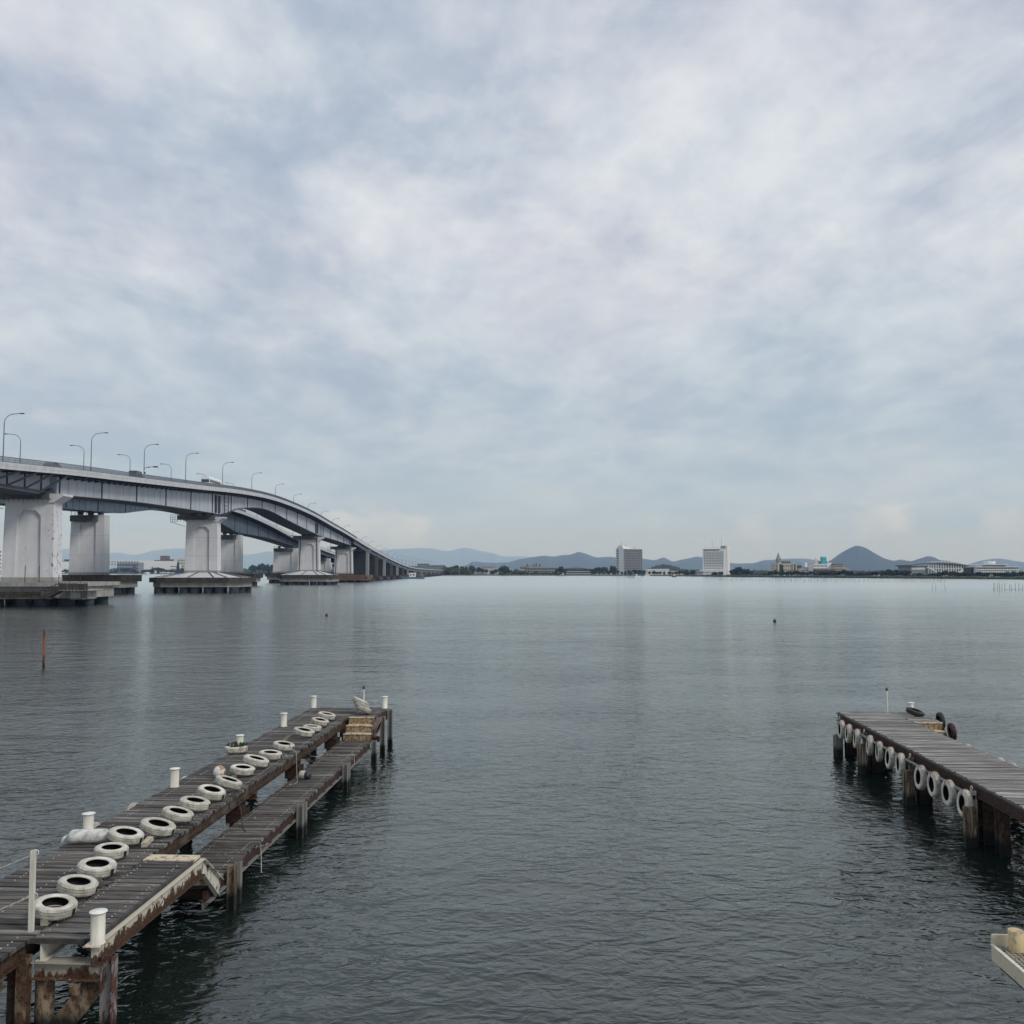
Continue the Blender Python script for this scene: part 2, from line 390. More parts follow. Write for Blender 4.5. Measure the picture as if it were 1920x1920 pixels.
M['roof_grey'] = varied('grey_roof', (.13,.135,.14), (.09,.095,.10), .4, .6)
M['roof_tan'] = varied('tan_roof', (.30,.255,.18), (.24,.20,.14), .4, .8)
M['glass'] = mat('window_glass', (.035,.045,.055), .12, 0, .6)
M['teal'] = mat('turquoise_roof', (.06,.36,.38), .4)
M['blue_hull'] = mat('blue_hull_paint', (.07,.14,.19), .5)
M['bus_white'] = mat('white_vehicle_paint', (.70,.71,.70), .35)
M['car_dark'] = mat('dark_vehicle_paint', (.05,.055,.06), .3)
def leaf(name, a, c):
    def f(n, b, t):
        p = pos(n); r = n('ShaderNodeObjectInfo').outputs['Random']
        v = n.noise(p, .55, 4, .6)
        col = n.mix(n.ramp(v, [(.38, 0), (.62, 1)]), a, c)
        col = n.mix(1.0, col, n.ramp(r, [(0, .7), (1, 1.25)]), 'MULTIPLY'); setc(n, b, col)
    return mat(name, a, .8, 0, .25, f)
M['leaf'] = leaf('tree_leaves', (.020,.034,.018), (.055,.075,.035))
M['leaf_light'] = leaf('willow_leaves', (.042,.060,.025), (.095,.120,.050))
M['leaf_dark'] = leaf('conifer_leaves', (.013,.024,.016), (.035,.05,.03))
M['bark'] = varied('bark', (.06,.05,.04), (.035,.03,.025), 3, .9)
M['reed'] = leaf('reed_bank', (.022,.030,.018), (.050,.055,.030))
M['ground'] = varied('shore_ground', (.035,.045,.025), (.07,.07,.05), .05, .9)
M['hill'] = leaf('forested_hill', (.010,.016,.014), (.022,.032,.026))
def watermat(n, b, t):
    p = pos(n)
    big = n.noise(n.vm(p, scale=(.012,.022,1), rot=(0,0,R(12))), 1.0, 4, .6)       # calm and ruffled lanes
    small = n.noise(n.vm(p, scale=(.075,.13,1), rot=(0,0,R(-18))), 1.0, 3, .6)
    lane = n.m('MULTIPLY', n.ramp(big, [(.36, .40), (.64, 1.0)]), n.ramp(small, [(.34, .55), (.66, 1.15)]))
    dist = n.m('MULTIPLY', n('ShaderNodeSeparateXYZ', {0: p}).outputs[1], 1/400.)
    lane = n.m('MULTIPLY', lane, n.ramp(dist, [(.03, 1.05), (.10, .95), (.3, .55), (.6, .2), (1.0, .06)]))   # the breeze dies away offshore
    w1 = n.noise(n.vm(p, scale=(.50,.80,1), rot=(0,0,R(16))), 1.2, 3, .5, .5)
    w2 = n.noise(n.vm(p, scale=(1.25,1.9,1), rot=(0,0,R(-24))), 1.5, 2, .5, .9)
    w3 = n.noise(n.vm(p, scale=(3.6,5.2,1), rot=(0,0,R(28))), 1.2, 3, .55, .7)
    h = n.m('ADD', n.m('MULTIPLY', w1, .16), n.m('ADD', n.m('MULTIPLY', w2, .120), n.m('MULTIPLY', w3, .036)))
    w0 = n.noise(n.vm(p, scale=(.22,.42,1), rot=(0,0,R(10))), 1.0, 4, .6, .4)        # longer wavelets in the open channel
    h = n.m('MULTIPLY', h, lane)
    h = n.m('ADD', h, n.m('MULTIPLY', w0, n.ramp(dist, [(.06, 0), (.22, .30), (.6, .22), (1.0, .10)])))
    nrm = bump(n, b, h, 1.0, 1.0)
    # ripples too fine to resolve far out become surface roughness
    rg = n.ramp(dist, [(.02, .04), (.12, .06), (.30, .10), (.6, .16), (1.0, .20)])
    gl = n('ShaderNodeBsdfGlossy', {'Color': (.94,.965,.94,1), 'Roughness': rg, 'Normal': nrm}, distribution='MULTI_GGX')
    df = n('ShaderNodeBsdfDiffuse', {'Color': (.0075,.0140,.0120,1), 'Normal': nrm})
    fr = n('ShaderNodeFresnel', {'IOR': 1.36, 'Normal': nrm}).outputs[0]
    fr = n.m('POWER', fr, .83)
    mx = n('ShaderNodeMixShader', {0: fr, 1: df.outputs[0], 2: gl.outputs[0]})
    n.t.links.new(mx.outputs[0], t.nodes['Material Output'].inputs['Surface']); t.nodes.remove(b)
M['water'] = mat('lake_water', (.01,.02,.018), .03, 0, .5, watermat)

# ================================================================== water, ground, hills
mb = MB(); mb.add([(-30000,-150,0),(30000,-150,0),(30000,36000,0),(-30000,36000,0)], [(0,1,2,3)])
struct(mb, 'water', M['water'], fix=False)

SHORE = [(-500,1076.2),(120,1076.2),(350,1076.4),(430,1076.7),(700,1078.0),(827,1078.9),(900,1079.2),(1220,1079.8),(1314,1081.0),(1400,1082.3),(1500,1083.0),(1700,1084.6),(1920,1086.4),(2500,1090)]
def shoreY(px): return G(px, lerp(SHORE, px), 0)[1]
mb = MB(); V = []; F = []
pxs = list(range(-500, 2501, 20)); n_ = len(pxs)
for k, (dy, z) in enumerate(((-3, -.6), (0, .25), (6, 1.0), (60, 1.4), (None, 1.6))):
    for p in pxs:
        y = shoreY(p) + random.uniform(-3, 3)
        if dy is None: yy = 34000.; x = WX(p, yy)
        else: yy = y + dy; x = WX(p, yy)
        V.append((x, yy, z))
for k in range(4):
    for i in range(n_-1): F.append((k*n_+i, k*n_+i+1, (k+1)*n_+i+1, (k+1)*n_+i))
mb.add(V, F); struct(mb, 'far_shore_ground', M['ground'])

def ridge(name, tab, D, depth, seed, rough=.8):
    rnd = random.Random(seed); mb = MB(); x0, x1 = tab[0][0], tab[-1][0]
    nx = int((x1-x0)/1.6)+1; ny = 12; V = []
    ph = [rnd.uniform(0, 6.28) for _ in range(12)]
    for j in range(ny+1):
        t = j/ny*2-1
        for i in range(nx+1):
            px = x0+(x1-x0)*i/nx
            zt = max(WZ(smooth(tab, px), D), 1.0)
            X = WX(px, D); prof = max(0.0, 1-abs(t)**1.25)
            fold = sum(math.sin(X/(depth*.22/(k+1))+ph[k]+t*2.5*math.sin(k+ph[k]))/(k+1.5) for k in range(5))
            z = (zt-1)*prof*(1+.13*fold*abs(t)*2*(1-abs(t))) + 1
            z += (math.sin(px*1.7+ph[6])+math.sin(px*.9+ph[7])+math.sin(px*2.9+ph[8])+rnd.uniform(-1.4,1.4))*.26*rough*prof*D/1772
            V.append((X*(1+t*depth/D), D+t*depth, z-1.5 if prof == 0 else z))
    F = [(j*(nx+1)+i, j*(nx+1)+i+1, (j+1)*(nx+1)+i+1, (j+1)*(nx+1)+i) for j in range(ny) for i in range(nx)]
    mb.add(V, F, 0, True); return struct(mb, name, M['hill'], fix=False)
ridge('far_mountains', [(-400,1048),(-100,1036),(60,1034),(100,1031),(131,1029.5),(150,1033),(200,1037),(224,1036),(255,1040),(292,1032),(346,1028),(380,1033),(425,1039),(475,1039),(504,1034),(560,1040),(620,1038),(680,1035),(717,1031),(777,1028),(808,1028),(829,1032),(844,1033),(869,1027),(902,1033),(923,1037),(944,1043),(985,1043.5),(1040,1049),(1100,1056),(1200,1066)], 32000, 4300, 3)
ridge('mountain_range', [(845,1068),(877,1058.5),(885,1053),(912,1055),(954,1054),(968,1050),(989,1046),(1020,1042),(1037,1043.5),(1056,1040.5),(1068,1040),(1085,1035),(1100,1039),(1118,1045),(1139,1044),(1156,1045),(1206,1047.7),(1227,1050),(1244,1045.5),(1260,1052.5),(1278,1049),(1290,1047),(1305,1043.5),(1318,1045.6),(1345,1052),(1373,1056),(1412,1055.5),(1428,1051),(1453,1049.5),(1480,1050),(1510,1056),(1560,1062),(1640,1068)], 11500, 2000, 5)
ridge('mountain_range', [(1400,1066),(1440,1052),(1468,1048),(1508,1047.5),(1540,1053),(1600,1066)], 15500, 2200, 8)
ridge('conical_mountain', [(1510,1066),(1535,1058),(1554,1051.5),(1573,1038),(1590,1028.5),(1601,1023.8),(1606,1023),(1612,1024),(1622,1027.5),(1638,1037),(1657,1047),(1673,1051),(1687,1049.6),(1706,1052),(1720,1047.7),(1737,1043),(1749,1045),(1760,1050),(1776,1052),(1806,1058.5),(1850,1066)], 8300, 1100, 11)
ridge('mountain_range', [(1770,1066),(1812,1058),(1839,1050.5),(1866,1047.5),(1885,1049),(1901,1052),(1920,1054),(1990,1050),(2100,1060),(2300,1066)], 15500, 2500, 13)
ridge('wooded_hill', [(1208,1071),(1220,1064.5),(1232,1060),(1245,1058),(1266,1062),(1275,1065.5),(1290,1070)], 2300, 120, 17, 3)

# ================================================================== haze
mb = MB(); mb.box(-32000, 32000, -300, 37000, -3.0, 900.0)
hz = mb.build('haze', [], None); hz['kind'] = 'stuff'
hm = bpy.data.materials.new('haze_air'); hm.use_nodes = True; t = hm.node_tree; t.nodes.clear(); n = N(t)
pv = n('ShaderNodeVolumePrincipled', {'Color': (.42, .64, 1.0, 1), 'Density': 7.0e-5, 'Anisotropy': 0.0, 'Absorption Color': (1, 1, 1, 1)})
n('ShaderNodeOutputMaterial', {'Volume': pv.outputs[0]})
hz.data.materials.append(hm)

# ================================================================== mooring docks
DZ, LZ = 1.45, .73                         # upper and lower deck levels
def plank_meshes(matl, n=5, L=1.0, W=.222, T=.055):
    out = []
    for k in range(n):
        rnd = random.Random(100+k); b = .008; mb = MB(); V = []
        m = 4
        for i in range(m+1):
            x = i/m; e = rnd.uniform(-.006, .006); dz = rnd.uniform(-.004, .004)
            for y, z in ((-W/2+e, -T), (W/2+e, -T), (W/2+e, -b), (W/2-b+e, 0), (-W/2+b+e, 0), (-W/2+e, -b)):
                V.append((x, y, z+dz))
        F = [(i*6+j, i*6+(j+1)%6, (i+1)*6+(j+1)%6, (i+1)*6+j) for i in range(m) for j in range(6)]
        F += [tuple(range(6))[::-1], tuple(m*6+j for j in range(6))]
        mb.add(V, F); me = mb.mesh('plank', matl)
        import bmesh
        bm = bmesh.new(); bm.from_mesh(me); bmesh.ops.recalc_face_normals(bm, faces=bm.faces); bm.to_mesh(me); bm.free()
        out.append(me)
    return out
def lay(root, meshes, x0, x1, ya, yb, z, rnd, bolts, rows, pitch=.20):
    n = int(round((yb-ya)/pitch)); p = (yb-ya)/n
    for i in range(n):
        y = ya+(i+.5)*p; o = bpy.data.objects.new('plank', rnd.choice(meshes)); COL.objects.link(o); o.parent = root
        a = x0+rnd.uniform(-.035, .02); b = x1+rnd.uniform(-.015, .04); dz = rnd.uniform(-.007, .005)
        flip = rnd.random() < .5
        o.location = ((b if flip else a), y+rnd.uniform(-.006, .006), z+dz)
        o.rotation_euler = (rnd.uniform(-.015, .015), 0, (math.pi if flip else 0)+rnd.uniform(-.005, .005))
        o.scale = (b-a, p/.24*.985, 1)
        for rx in rows:
            if rnd.random() < .9:
                for q in ((-.055, .055) if rnd.random() < .35 else (0,)):
                    bolts.lathe([(.0,.012),(.009,.010),(.0135,.0)], (rx+rnd.uniform(-.012,.012), y+q, z+dz+.001), 6)
def hbeam(mb, p, q, h, wd, t=.018, mi=0):
    """I beam from p to q: two flanges and a web (horizontal run)"""
    p = Vector(p); q = Vector(q)
    mb.bar(p-Vector((0,0,h/2-t/2)), q-Vector((0,0,h/2-t/2)), wd, t, mi)
    mb.bar(p+Vector((0,0,h/2-t/2)), q+Vector((0,0,h/2-t/2)), wd, t, mi)
    mb.bar(p, q, t*.8, h-2*t-.002, mi)
def hpost(mb, x, y, z0, z1, wd=.2, t=.022, turn=False):
    if not turn:
        mb.box(x-wd/2, x+wd/2, y-wd/2, y-wd/2+t, z0, z1); mb.box(x-wd/2, x+wd/2, y+wd/2-t, y+wd/2, z0, z1)
        mb.box(x-t/2, x+t/2, y-wd/2+t, y+wd/2-t, z0, z1-.002)
    else:
        mb.box(x-wd/2, x-wd/2+t, y-wd/2, y+wd/2, z0, z1); mb.box(x+wd/2-t, x+wd/2, y-wd/2, y+wd/2, z0, z1)
        mb.box(x-wd/2+t, x+wd/2-t, y-t/2, y+t/2, z0, z1-.002)
def bollard(root, x, y, z, h=.42, r=.098):
    mb = MB(); mb.lathe([(r+.012,0),(r+.012,.012),(r,.014),(r,h)], (x,y,z), 28); o = mb.build('bollard', M['cream'], root)
    c = MB(); c.lathe([(0,h),(r+.022,h),(r+.026,h+.008),(r+.022,h+.018),(0,h+.024)], (x,y,z), 28); c.build('cap', M['white_top'], o)
    return o
def dock(name, label, X, Y, rz, matl, y_start, near_platform, seed, bents):
    rnd = random.Random(seed); root = thing(name, label, 'pier', (X, Y, 0), rz); root['_local'] = 1
    pm = plank_meshes(matl); bolts = MB()
    lay(root, pm, -1.88, 0, y_start, 23.2, DZ, rnd, bolts, (-1.62, -.98, -.16))
    lay(root, pm, .035, .95, 20.86, 23.2, DZ, rnd, bolts, (.12, .80))
    low0 = 5.15 if near_platform else y_start
    lay(root, pm, -.10, .92, low0, 20.2, LZ, rnd, bolts, (.03, .76))
    if near_platform: lay(root, pm, .035, .91, .72, 4.26, DZ, rnd, bolts, (.13, .78))
    bolts.build('bolt', M['bolt'], root)['kind'] = 'stuff'
    # stringers under the upper deck
    for x in (-1.72, -.95, -.10):
        mb = MB(); hbeam(mb, (x, y_start, DZ-.055-.13), (x, 23.15, DZ-.055-.13), .25, .13); mb.build('stringer', M['rust'], root)
    for x in (.16, .80):
        mb = MB(); hbeam(mb, (x, 20.95, DZ-.055-.11), (x, 23.15, DZ-.055-.11), .22, .12); mb.build('stringer', M['rust_red'], root)
    # stringers under the lower deck, the outer one with a pale bottom flange
    mb = MB(); hbeam(mb, (.02, low0+.05, LZ-.16), (.02, 20.3, LZ-.16), .2, .10); mb.build('stringer', M['rust'], root)
    mb = MB(); mb.box(.83, .90, low0-.1, 20.3, LZ-.25, LZ-.057); mb.build('stringer', M['rust_red'], root)
    mb = MB(); mb.box(.80, .965, low0-.05, 20.35, LZ-.285, LZ-.255); mb.box(.80, .82, low0-.05, 20.35, LZ-.42, LZ-.285); o = mb.build('flange', M['grey_pile'], root)
    mb = MB(); y = low0+.4
    while y < 20.2: mb.box(.905, .95, y, y+.13, LZ-.253, LZ-.235); y += .82
    mb.build('clip', M['dark_steel'], o)['kind'] = 'stuff'
    # bents: piles, cross beams
    for k, yb in enumerate(bents):
        mb = MB(); mb.lathe([(.19,-1.5),(.19,1.02),(0,1.02)], (-.42, yb-.35, 0), 16); mb.build('pile', M['rust_red'], root)
        mb = MB(); hpost(mb, -1.70, yb-.35, -1.5, 1.12, .25); mb.build('pile', M['rust'], root)
        mb = MB(); hbeam(mb, (-1.88, yb-.35, 1.03+.08), (.05, yb-.35, 1.03+.08), .135, .2); mb.build('cross_beam', M['rust'], root)
        if yb > low0-.2 or k:
            mb = MB(); mb.box(-.62, .78, yb-.30, yb-.14, .28, .47); mb.box(-.62, -.20, yb-.62, yb-.10, .50, .82); mb.build('bracket', M['rust_red'], root)
        if yb < 20.5 and yb > 2:
            mb = MB(); hpost(mb, 1.045, yb-.02, -1.5, LZ+.10, .15, .018, True); mb.build('pile', M['rust_tan'] if (near_platform and k == 1) else M['grey_pile'], root)
            mb = MB(); mb.box(.975, 1.10, yb+.30, yb+.325, -1.5, LZ+.08); mb.box(1.085, 1.10, yb+.325, yb+.43, -1.5, LZ+.08); mb.build('pile', M['grey_pile'], root)
    for (x, y, z1) in ((1.05, 20.25, LZ+.02), (1.07, 21.75, DZ-.1), (1.10, 23.1, DZ-.04)):
        mb = MB(); hpost(mb, x, y, -1.5, z1, .17, .02, True); mb.build('pile', M['grey_pile'], root)
    # red-brown side beam of the end platform
    mb = MB(); mb.box(.93, .985, 20.9, 23.15, DZ-.42, DZ-.09); mb.build('side_beam', M['rust_red'], root)
    mb = MB(); mb.box(.05, .95, 20.88, 20.94, DZ-.30, DZ-.06); mb.build('end_beam', M['rust_red'], root)
    # three steps down from the end platform
    for k in range(3):
        zt = DZ-.24*k; y1 = 20.86-.30*k; y0 = y1-.30
        mb = MB()
        if k < 2: mb.box(.03-.03*k, .93, y0-.30 if 0 else y0, y1, zt-.24-.02, zt-.24)
        mb.box(.03-.03*k, .93, y1-.012, y1+.012, zt-.24, zt-.03, 1); mb.box(.02-.03*k, .945, y1-.04, y1+.05, zt-.028, zt+.006)
        mb.build('step', [M['rust_some'], M['rust_riser']], root)
    mb = MB(); mb.prism([(20.95, DZ-.06), (20.95, DZ-.34), (19.95, LZ-.05), (20.1, LZ+.02)], .95, .975, axis='x'); mb.build('stair_stringer', M['rust'], root)
    return root
BL = (6.05, 10.95, 15.9, 20.6, 22.9)
left = dock('mooring_pier', 'long dark plank pier at left with cream tyres lying along its deck', -6.82, 12.93, -math.atan(.0495), M['plank'], -5.0, True, 1, (.35,)+BL)
right = dock('mooring_pier', 'weathered grey plank pier at right with white tyres hanging from its near side', 12.54, 11.76, -math.atan(.0555), M['plank_pale'], -4.0, False, 2, (1.2, 6.1, 10.95, 15.9, 20.6, 22.9))

# --- near platform of the left pier: nose, channel, steps, bent
rt = left
mb = MB(); mb.box(.03, .945, 4.27, 4.60, DZ-.03, DZ+.012); mb.build('nosing', M['rust_some'], rt)
mb = MB(); mb.box(.03, .94, 4.585, 4.60, DZ-.24, DZ-.032); mb.build('riser', M['rust'], rt)
for k in (1, 2):
    mb = MB(); mb.box(.25, .94, 4.60+.30*(k-1), 4.60+.30*k, DZ-.24*k-.02, DZ-.24*k+.005); mb.box(.25, .94, 4.6+.3*k-.012, 4.6+.3*k, DZ-.24*(k+1), DZ-.24*k-.02); mb.build('step', M['rust_some'], rt)
mb = MB(); hbeam(mb, (.17, .70, DZ-.19), (.17, 4.5, DZ-.19), .26, .15); mb.build('stringer', M['cream'], rt)
mb = MB(); z0, z1 = DZ-.34, DZ-.05                                   # peeling channel along the open side
mb.box(.945, .965, .60, 4.62, z0, z1); mb.box(.965, 1.04, .60, 4.62, z1-.015, z1); mb.box(.965, 1.04, .60, 4.62, z0, z0+.015); mb.build('side_channel', M['rust_low'], rt)
mb = MB()
mb.prism([(4.62, DZ-.05), (4.62, DZ-.34), (5.38, DZ-.98), (5.60, DZ-.98), (5.60, DZ-.74)], .945, .965, axis='x')
mb.bar((1.0, 4.62, DZ-.06), (1.0, 5.60, DZ-.735), .075, .015); mb.bar((1.0, 4.62, DZ-.34), (1.0, 5.42, DZ-.99), .075, .015); mb.build('stair_stringer', M['rust_paint'], rt)
mb = MB()
for k in (1, 2): mb.prism([(4.6+.3*(k-1), DZ-.24*k), (4.6+.3*k, DZ-.24*k), (4.6+.3*k, DZ-.24*(k+1)-.02)], .93, .95, axis='x')
mb.build('step_gusset', M['rust'], rt)
mb = MB(); hbeam(mb, (.03, .80, DZ-.455), (1.0, .80, DZ-.455), .25, .20, .02); mb.build('cross_beam', M['rust_beam'], rt)
mb = MB(); hpost(mb, 1.095, .84, -1.5, DZ-.27, .17, .018, True); mb.build('pile', M['rust_grey'], rt)
mb = MB(); hpost(mb, -.05, .68, -1.5, DZ-.24, .15, .018); mb.build('pile', M['rust_tan'], rt)
mb = MB(); mb.lathe([(.12,-1.5),(.12,DZ-.45)], (-.22, .80, 0), 16); mb.build('pile', M['rust'], rt)
mb = MB(); mb.lathe([(.13,-1.5),(.13,DZ-.59)], (.13, .92, 0), 16); mb.build('pile', M['rust_tan'], rt)
mb = MB(); mb.bar((-.18, .88, -.55), (1.0, .88, DZ-.52), .05, .30, up=(0,0,1)); mb.build('brace', M['rust_tan'], rt)
mb = MB(); mb.box(.62, .78, .64, .655, DZ-.74, DZ-.585); mb.build('gusset_plate', M['rust_tan'], rt)
mb = MB(); hbeam(mb, (-1.9, .74, DZ-.46), (-.14, .74, DZ-.46), .24, .16); mb.build('cross_beam', M['rust_red'], rt)
# dark worn timber along the platform's rim and its near end
mb = MB(); mb.bar((.93, .78, DZ-.02), (.93, 4.26, DZ-.02), .05, .06); mb.build('rim_timber', M['dark_steel'], rt)
mb = MB(); mb.bar((0.0, .69, DZ-.03), (.80, .69, DZ-.03), .03, .07); mb.build('rim_timber', M['dark_steel'], rt)
# mooring ring on the channel
mb = MB(); mb.lathe([(.05+.012*math.cos(a), .012*math.sin(a)) for a in [i*math.pi/3 for i in range(7)]], (1.03, 2.75, DZ-.2), 16, M=Matrix.Rotation(R(90), 3, 'Y')); mb.build('mooring_ring', M['rust_paint'], rt)
# bollards (local x, y)
for x, y in ((-1.72, 5.75), (-1.74, 9.95), (-1.83+.1, 14.55), (-1.80+.12, 18.75), (-1.80, 23.05), (.90, 23.05)): bollard(rt, x, y, DZ+.002)
bollard(rt, 1.0, .67, DZ-.035, .42, .096)
mb = MB(); mb.box(.86, 1.10, .53, .80, DZ-.050, DZ-.036); mb.build('base_plate', M['rust_some'], rt)
# tyre rail of cream timber blocks on the deck
for y0, y1, x, nm in ((1.15, 2.15, -.02, 'timber'), (2.3, 3.2, -.10, 'timber_old'), (3.35, 4.0, -.30, 'timber_old'), (5.05, 5.75, -.28, 'timber'), (5.9, 6.8, -.38, 'timber'), (6.95, 7.9, -.36, 'timber'), (8.1, 9.2, -.33, 'timber'), (9.9, 11.1, -.5, 'timber_old'), (15.55, 16.5, -.75, 'timber_old')):
    mb = MB(); mb.bar((x-.02, y0, DZ+.045), (x-.12, y1, DZ+.05), .10, .085); mb.build('tyre_block', M[nm], rt)
# flagpole stubs
def stub(root, x, y, h, r=.03):
    mb = MB(); mb.tube([(x, y, DZ), (x, y, DZ+h)], r, 10); o = mb.build('pole', M['cream'], root)
    c = MB(); c.lathe([(0,h-.07),(.05,h-.06),(.05,h-.03),(.03,h),(.045,h+.03),(0,h+.05)], (x, y, DZ), 12); c.build('lamp_cap', M['dark_steel'], o)
stub(left, .10, 23.05, .78); stub(right, -.16, 23.05, .86, .032); bollard(right, .66, 23.0, DZ+.002, .36, .10)
# rope rail post and ropes at the near left
mb = MB(); mb.bar((-.10, .92, DZ), (-.10, .92, DZ+1.14), .065, .055, up=(0,1,0)); o = mb.build('rope_post', M['cream'], rt)
mb = MB()
for z in (DZ+1.12, DZ+.52): mb.tube([(-.06+.05*math.cos(a), .92-.02, z+.04*math.sin(a)) for a in [i*.5-1 for i in range(9)]], .006, 6)
mb.build('rope_hook', M['cream'], o)
for z in (DZ+1.08, DZ+.50):
    mb = MB(); pts = [(-.12-2.2*t, .90-.45*t, z-.62*t-.28*math.sin(math.pi*t)*.35) for t in [i/14 for i in range(15)]]
    mb.tube(pts, .010, 6); mb.build('rope_rail', M['rope'], rt)
mb = MB(); mb.bar((-2.3, .45, DZ-.2), (-2.3, .45, DZ+.55), .07, .06, up=(0,1,0)); mb.build('rope_post', M['cream'], rt)

# --- tyres
def tyre_meshes(painted, inner, ro=.315, w=.195, notch=True, rope=None, tread=None):
    h = w/2
    body = MB()
    prof = [(ro-.035, -h+.012), (ro-.07, -h), (.215, -h+.003), (.188, -h+.012), (.186, -h+.030), (.20, -h+.034), (.262, -h+.02), (.288, -.02), (.288, .02), (.262, h-.02), (.20, h-.034), (.186, h-.030), (.188, h-.012), (.215, h-.003), (ro-.07, h), (ro-.035, h-.012)]
    mis = [0,0,0,0,1,1,1,1,1,1,1,0,0,0,0]
    prof = [(r*ro/.315, z) for r, z in prof]
    body.lathe(prof, n=44, mis=mis)
    bm_ = body.mesh('sidewall', [painted, inner])
    tr = MB(); n = 120; pr = [(-h+.012, ro-.035), (-h+.022, ro-.014), (-.060, ro), (-.052, ro), (-.050, ro-.014), (-.042, ro-.014), (-.040, ro+.002), (-.005, ro+.003), (-.006, ro-.014), (.006, ro-.014), (.005, ro+.003), (.040, ro+.002), (.042, ro-.014), (.050, ro-.014), (.052, ro), (.060, ro), (h-.022, ro-.014), (h-.012, ro-.035)]
    V = []; m = len(pr)
    for i, (z, r) in enumerate(pr):
        for k in range(n):
            t = 2*math.pi*k/n; rr = r - (.009 if (k % 3 == 0 and i in (1,2,15,16)) else 0); V.append((rr*math.cos(t), rr*math.sin(t), z))
    F = [(i*n+k, i*n+(k+1)%n, (i+1)*n+(k+1)%n, (i+1)*n+k) for i in range(m-1) for k in range(n)]
    tr.add(V, F, 0, False); tm = tr.mesh('tread', tread or painted)
    nm = None
    if notch:
        nb = MB(); a0, a1 = -.16, .10
        nb.add([( (ro+.006)*math.cos(a0+(a1-a0)*i/5), (ro+.006)*math.sin(a0+(a1-a0)*i/5), z) for z in (-.055, .05) for i in range(6)], [(i, i+1, i+7, i+6) for i in range(5)])
        nb.add([( (ro-.012)*math.cos(a0+(a1-a0)*i/5), (ro-.012)*math.sin(a0+(a1-a0)*i/5), z) for z in (-.055, .05) for i in range(6)], [(i, i+1, i+7, i+6) for i in range(5)])
        nm = nb.mesh('drain_patch', inner)
    rm = None
    if rope:
        rb = MB(); q = [(ro-.065+.085*math.cos(a), (h+.012)*math.sin(a)) for a in [i*math.pi/6 for i in range(13)]]
        rb.tube([(x, 0, z) for x, z in q], .009, 6); rm = rb.mesh('lashing', rope)
    return bm_, tm, nm, rm
TM = {'deck': tyre_meshes(M['tyre_white'], M['rubber_in'], tread=M['tyre_tread']),
      'hang': tyre_meshes(M['tyre_white'], M['rubber_in'], tread=M['tyre_tread'], notch=False, rope=M['orange_rope']),
      'plain': tyre_meshes(M['tyre_white'], M['rubber_in'], tread=M['tyre_tread'], notch=False),
      'black': tyre_meshes(M['rubber'], M['rubber_in'], notch=False),
      'red': tyre_meshes(M['rubber_red'], M['rubber_in'], notch=False),
      'brown': tyre_meshes(M['tyre_brown'], M['rubber_in'], notch=False)}
def tyre(kind, loc, rot, label, group=None, s=1.0):
    a, b, c, d = TM[kind]
    o = bpy.data.objects.new('tyre', a); COL.objects.link(o); o.location = loc; o.rotation_euler = rot; o.scale = (s*random.uniform(.97, 1.03), s*random.uniform(.97, 1.03), s*random.uniform(.84, .97))
    tag(o, label, 'tyre', group)
    for nm, me in (('tread', b), ('drain_patch', c), ('lashing', d)):
        if me is None: continue
        q = bpy.data.objects.new(nm, me); COL.objects.link(q); q.parent = o
        if nm == 'lashing': q.rotation_euler = (0, 0, 0)
    return o
gd = 'cream painted tyres lying along the left pier'
DT = [((-6.80,14.39), (.06,.17), 'nearest cream tyre on the left pier, level with the fat near bollard'),
      ((-6.88,15.31), (.03,.20), 'cream tyre with ribbed shoulder just behind the nearest tyre on the left pier'),
      ((-7.00,16.28), (.02,.15), 'third cream tyre from the near end of the left pier deck'),
      ((-7.18,17.28), (0,.09), 'fourth cream tyre, below the long white fender on the left pier'),
      ((-7.27,18.14), (-.02,.22), 'cream tyre touching the right end of the long white fender'),
      ((-6.88,18.71), (-.03,.26), 'cream tyre right of the small cream timber block, beside the near stairs'),
      ((-6.83,19.66), (-.02,.27), 'seventh cream tyre from the near end, behind the near stairs'),
      ((-6.81,20.63), (0,.20), 'dull cream tyre two places nearer than the tyre by the ball float'),
      ((-6.74,21.54), (-.02,.27), 'cream tyre one place nearer than the tyre by the ball float'),
      ((-6.64,22.49), (-.05,.32), 'steeply tilted cream tyre just in front of the rusty ball float'),
      ((-6.78,24.14), (.02,.14), 'cream tyre with large black patch just behind the rusty ball float'),
      ((-6.70,25.09), (-.03,.26), 'twelfth cream tyre, left of the small dark-ended float on the lower deck'),
      ((-6.59,26.14), (0,.10), 'flat lying cream tyre nearest to the bollard that wears a tyre'),
      ((-6.52,27.35), (-.02,.18), 'cream tyre with a pale rope looped over it'),
      ((-6.44,29.62), (-.03,.22), 'nearest of the close row of four tyres towards the far end of the left pier'),
      ((-6.38,30.54), (-.02,.10), 'second of the close row of four tyres towards the far end of the left pier'),
      ((-6.35,31.61), (-.02,.22), 'third of the close row of four tyres towards the far end of the left pier'),
      ((-6.38,32.91), (-.02,.20), 'farthest cream tyre lying on the left pier deck, left of the rusty steps')]
for i, ((x, y), (rx, ry), lb) in enumerate(DT):
    s = (1.0, .97, .98, .94, 1.0, 1.03, 1.0, .98, 1.0, 1.02, .95, 1.04, 1.0, .98, 1.04, .93, .96, 1.0)[i]
    z = DZ+.105+.30*math.sin(abs(ry))+.01
    tyre('deck', (x, y, z), (rx, ry, random.uniform(-.25, .15)), lb, gd, s)
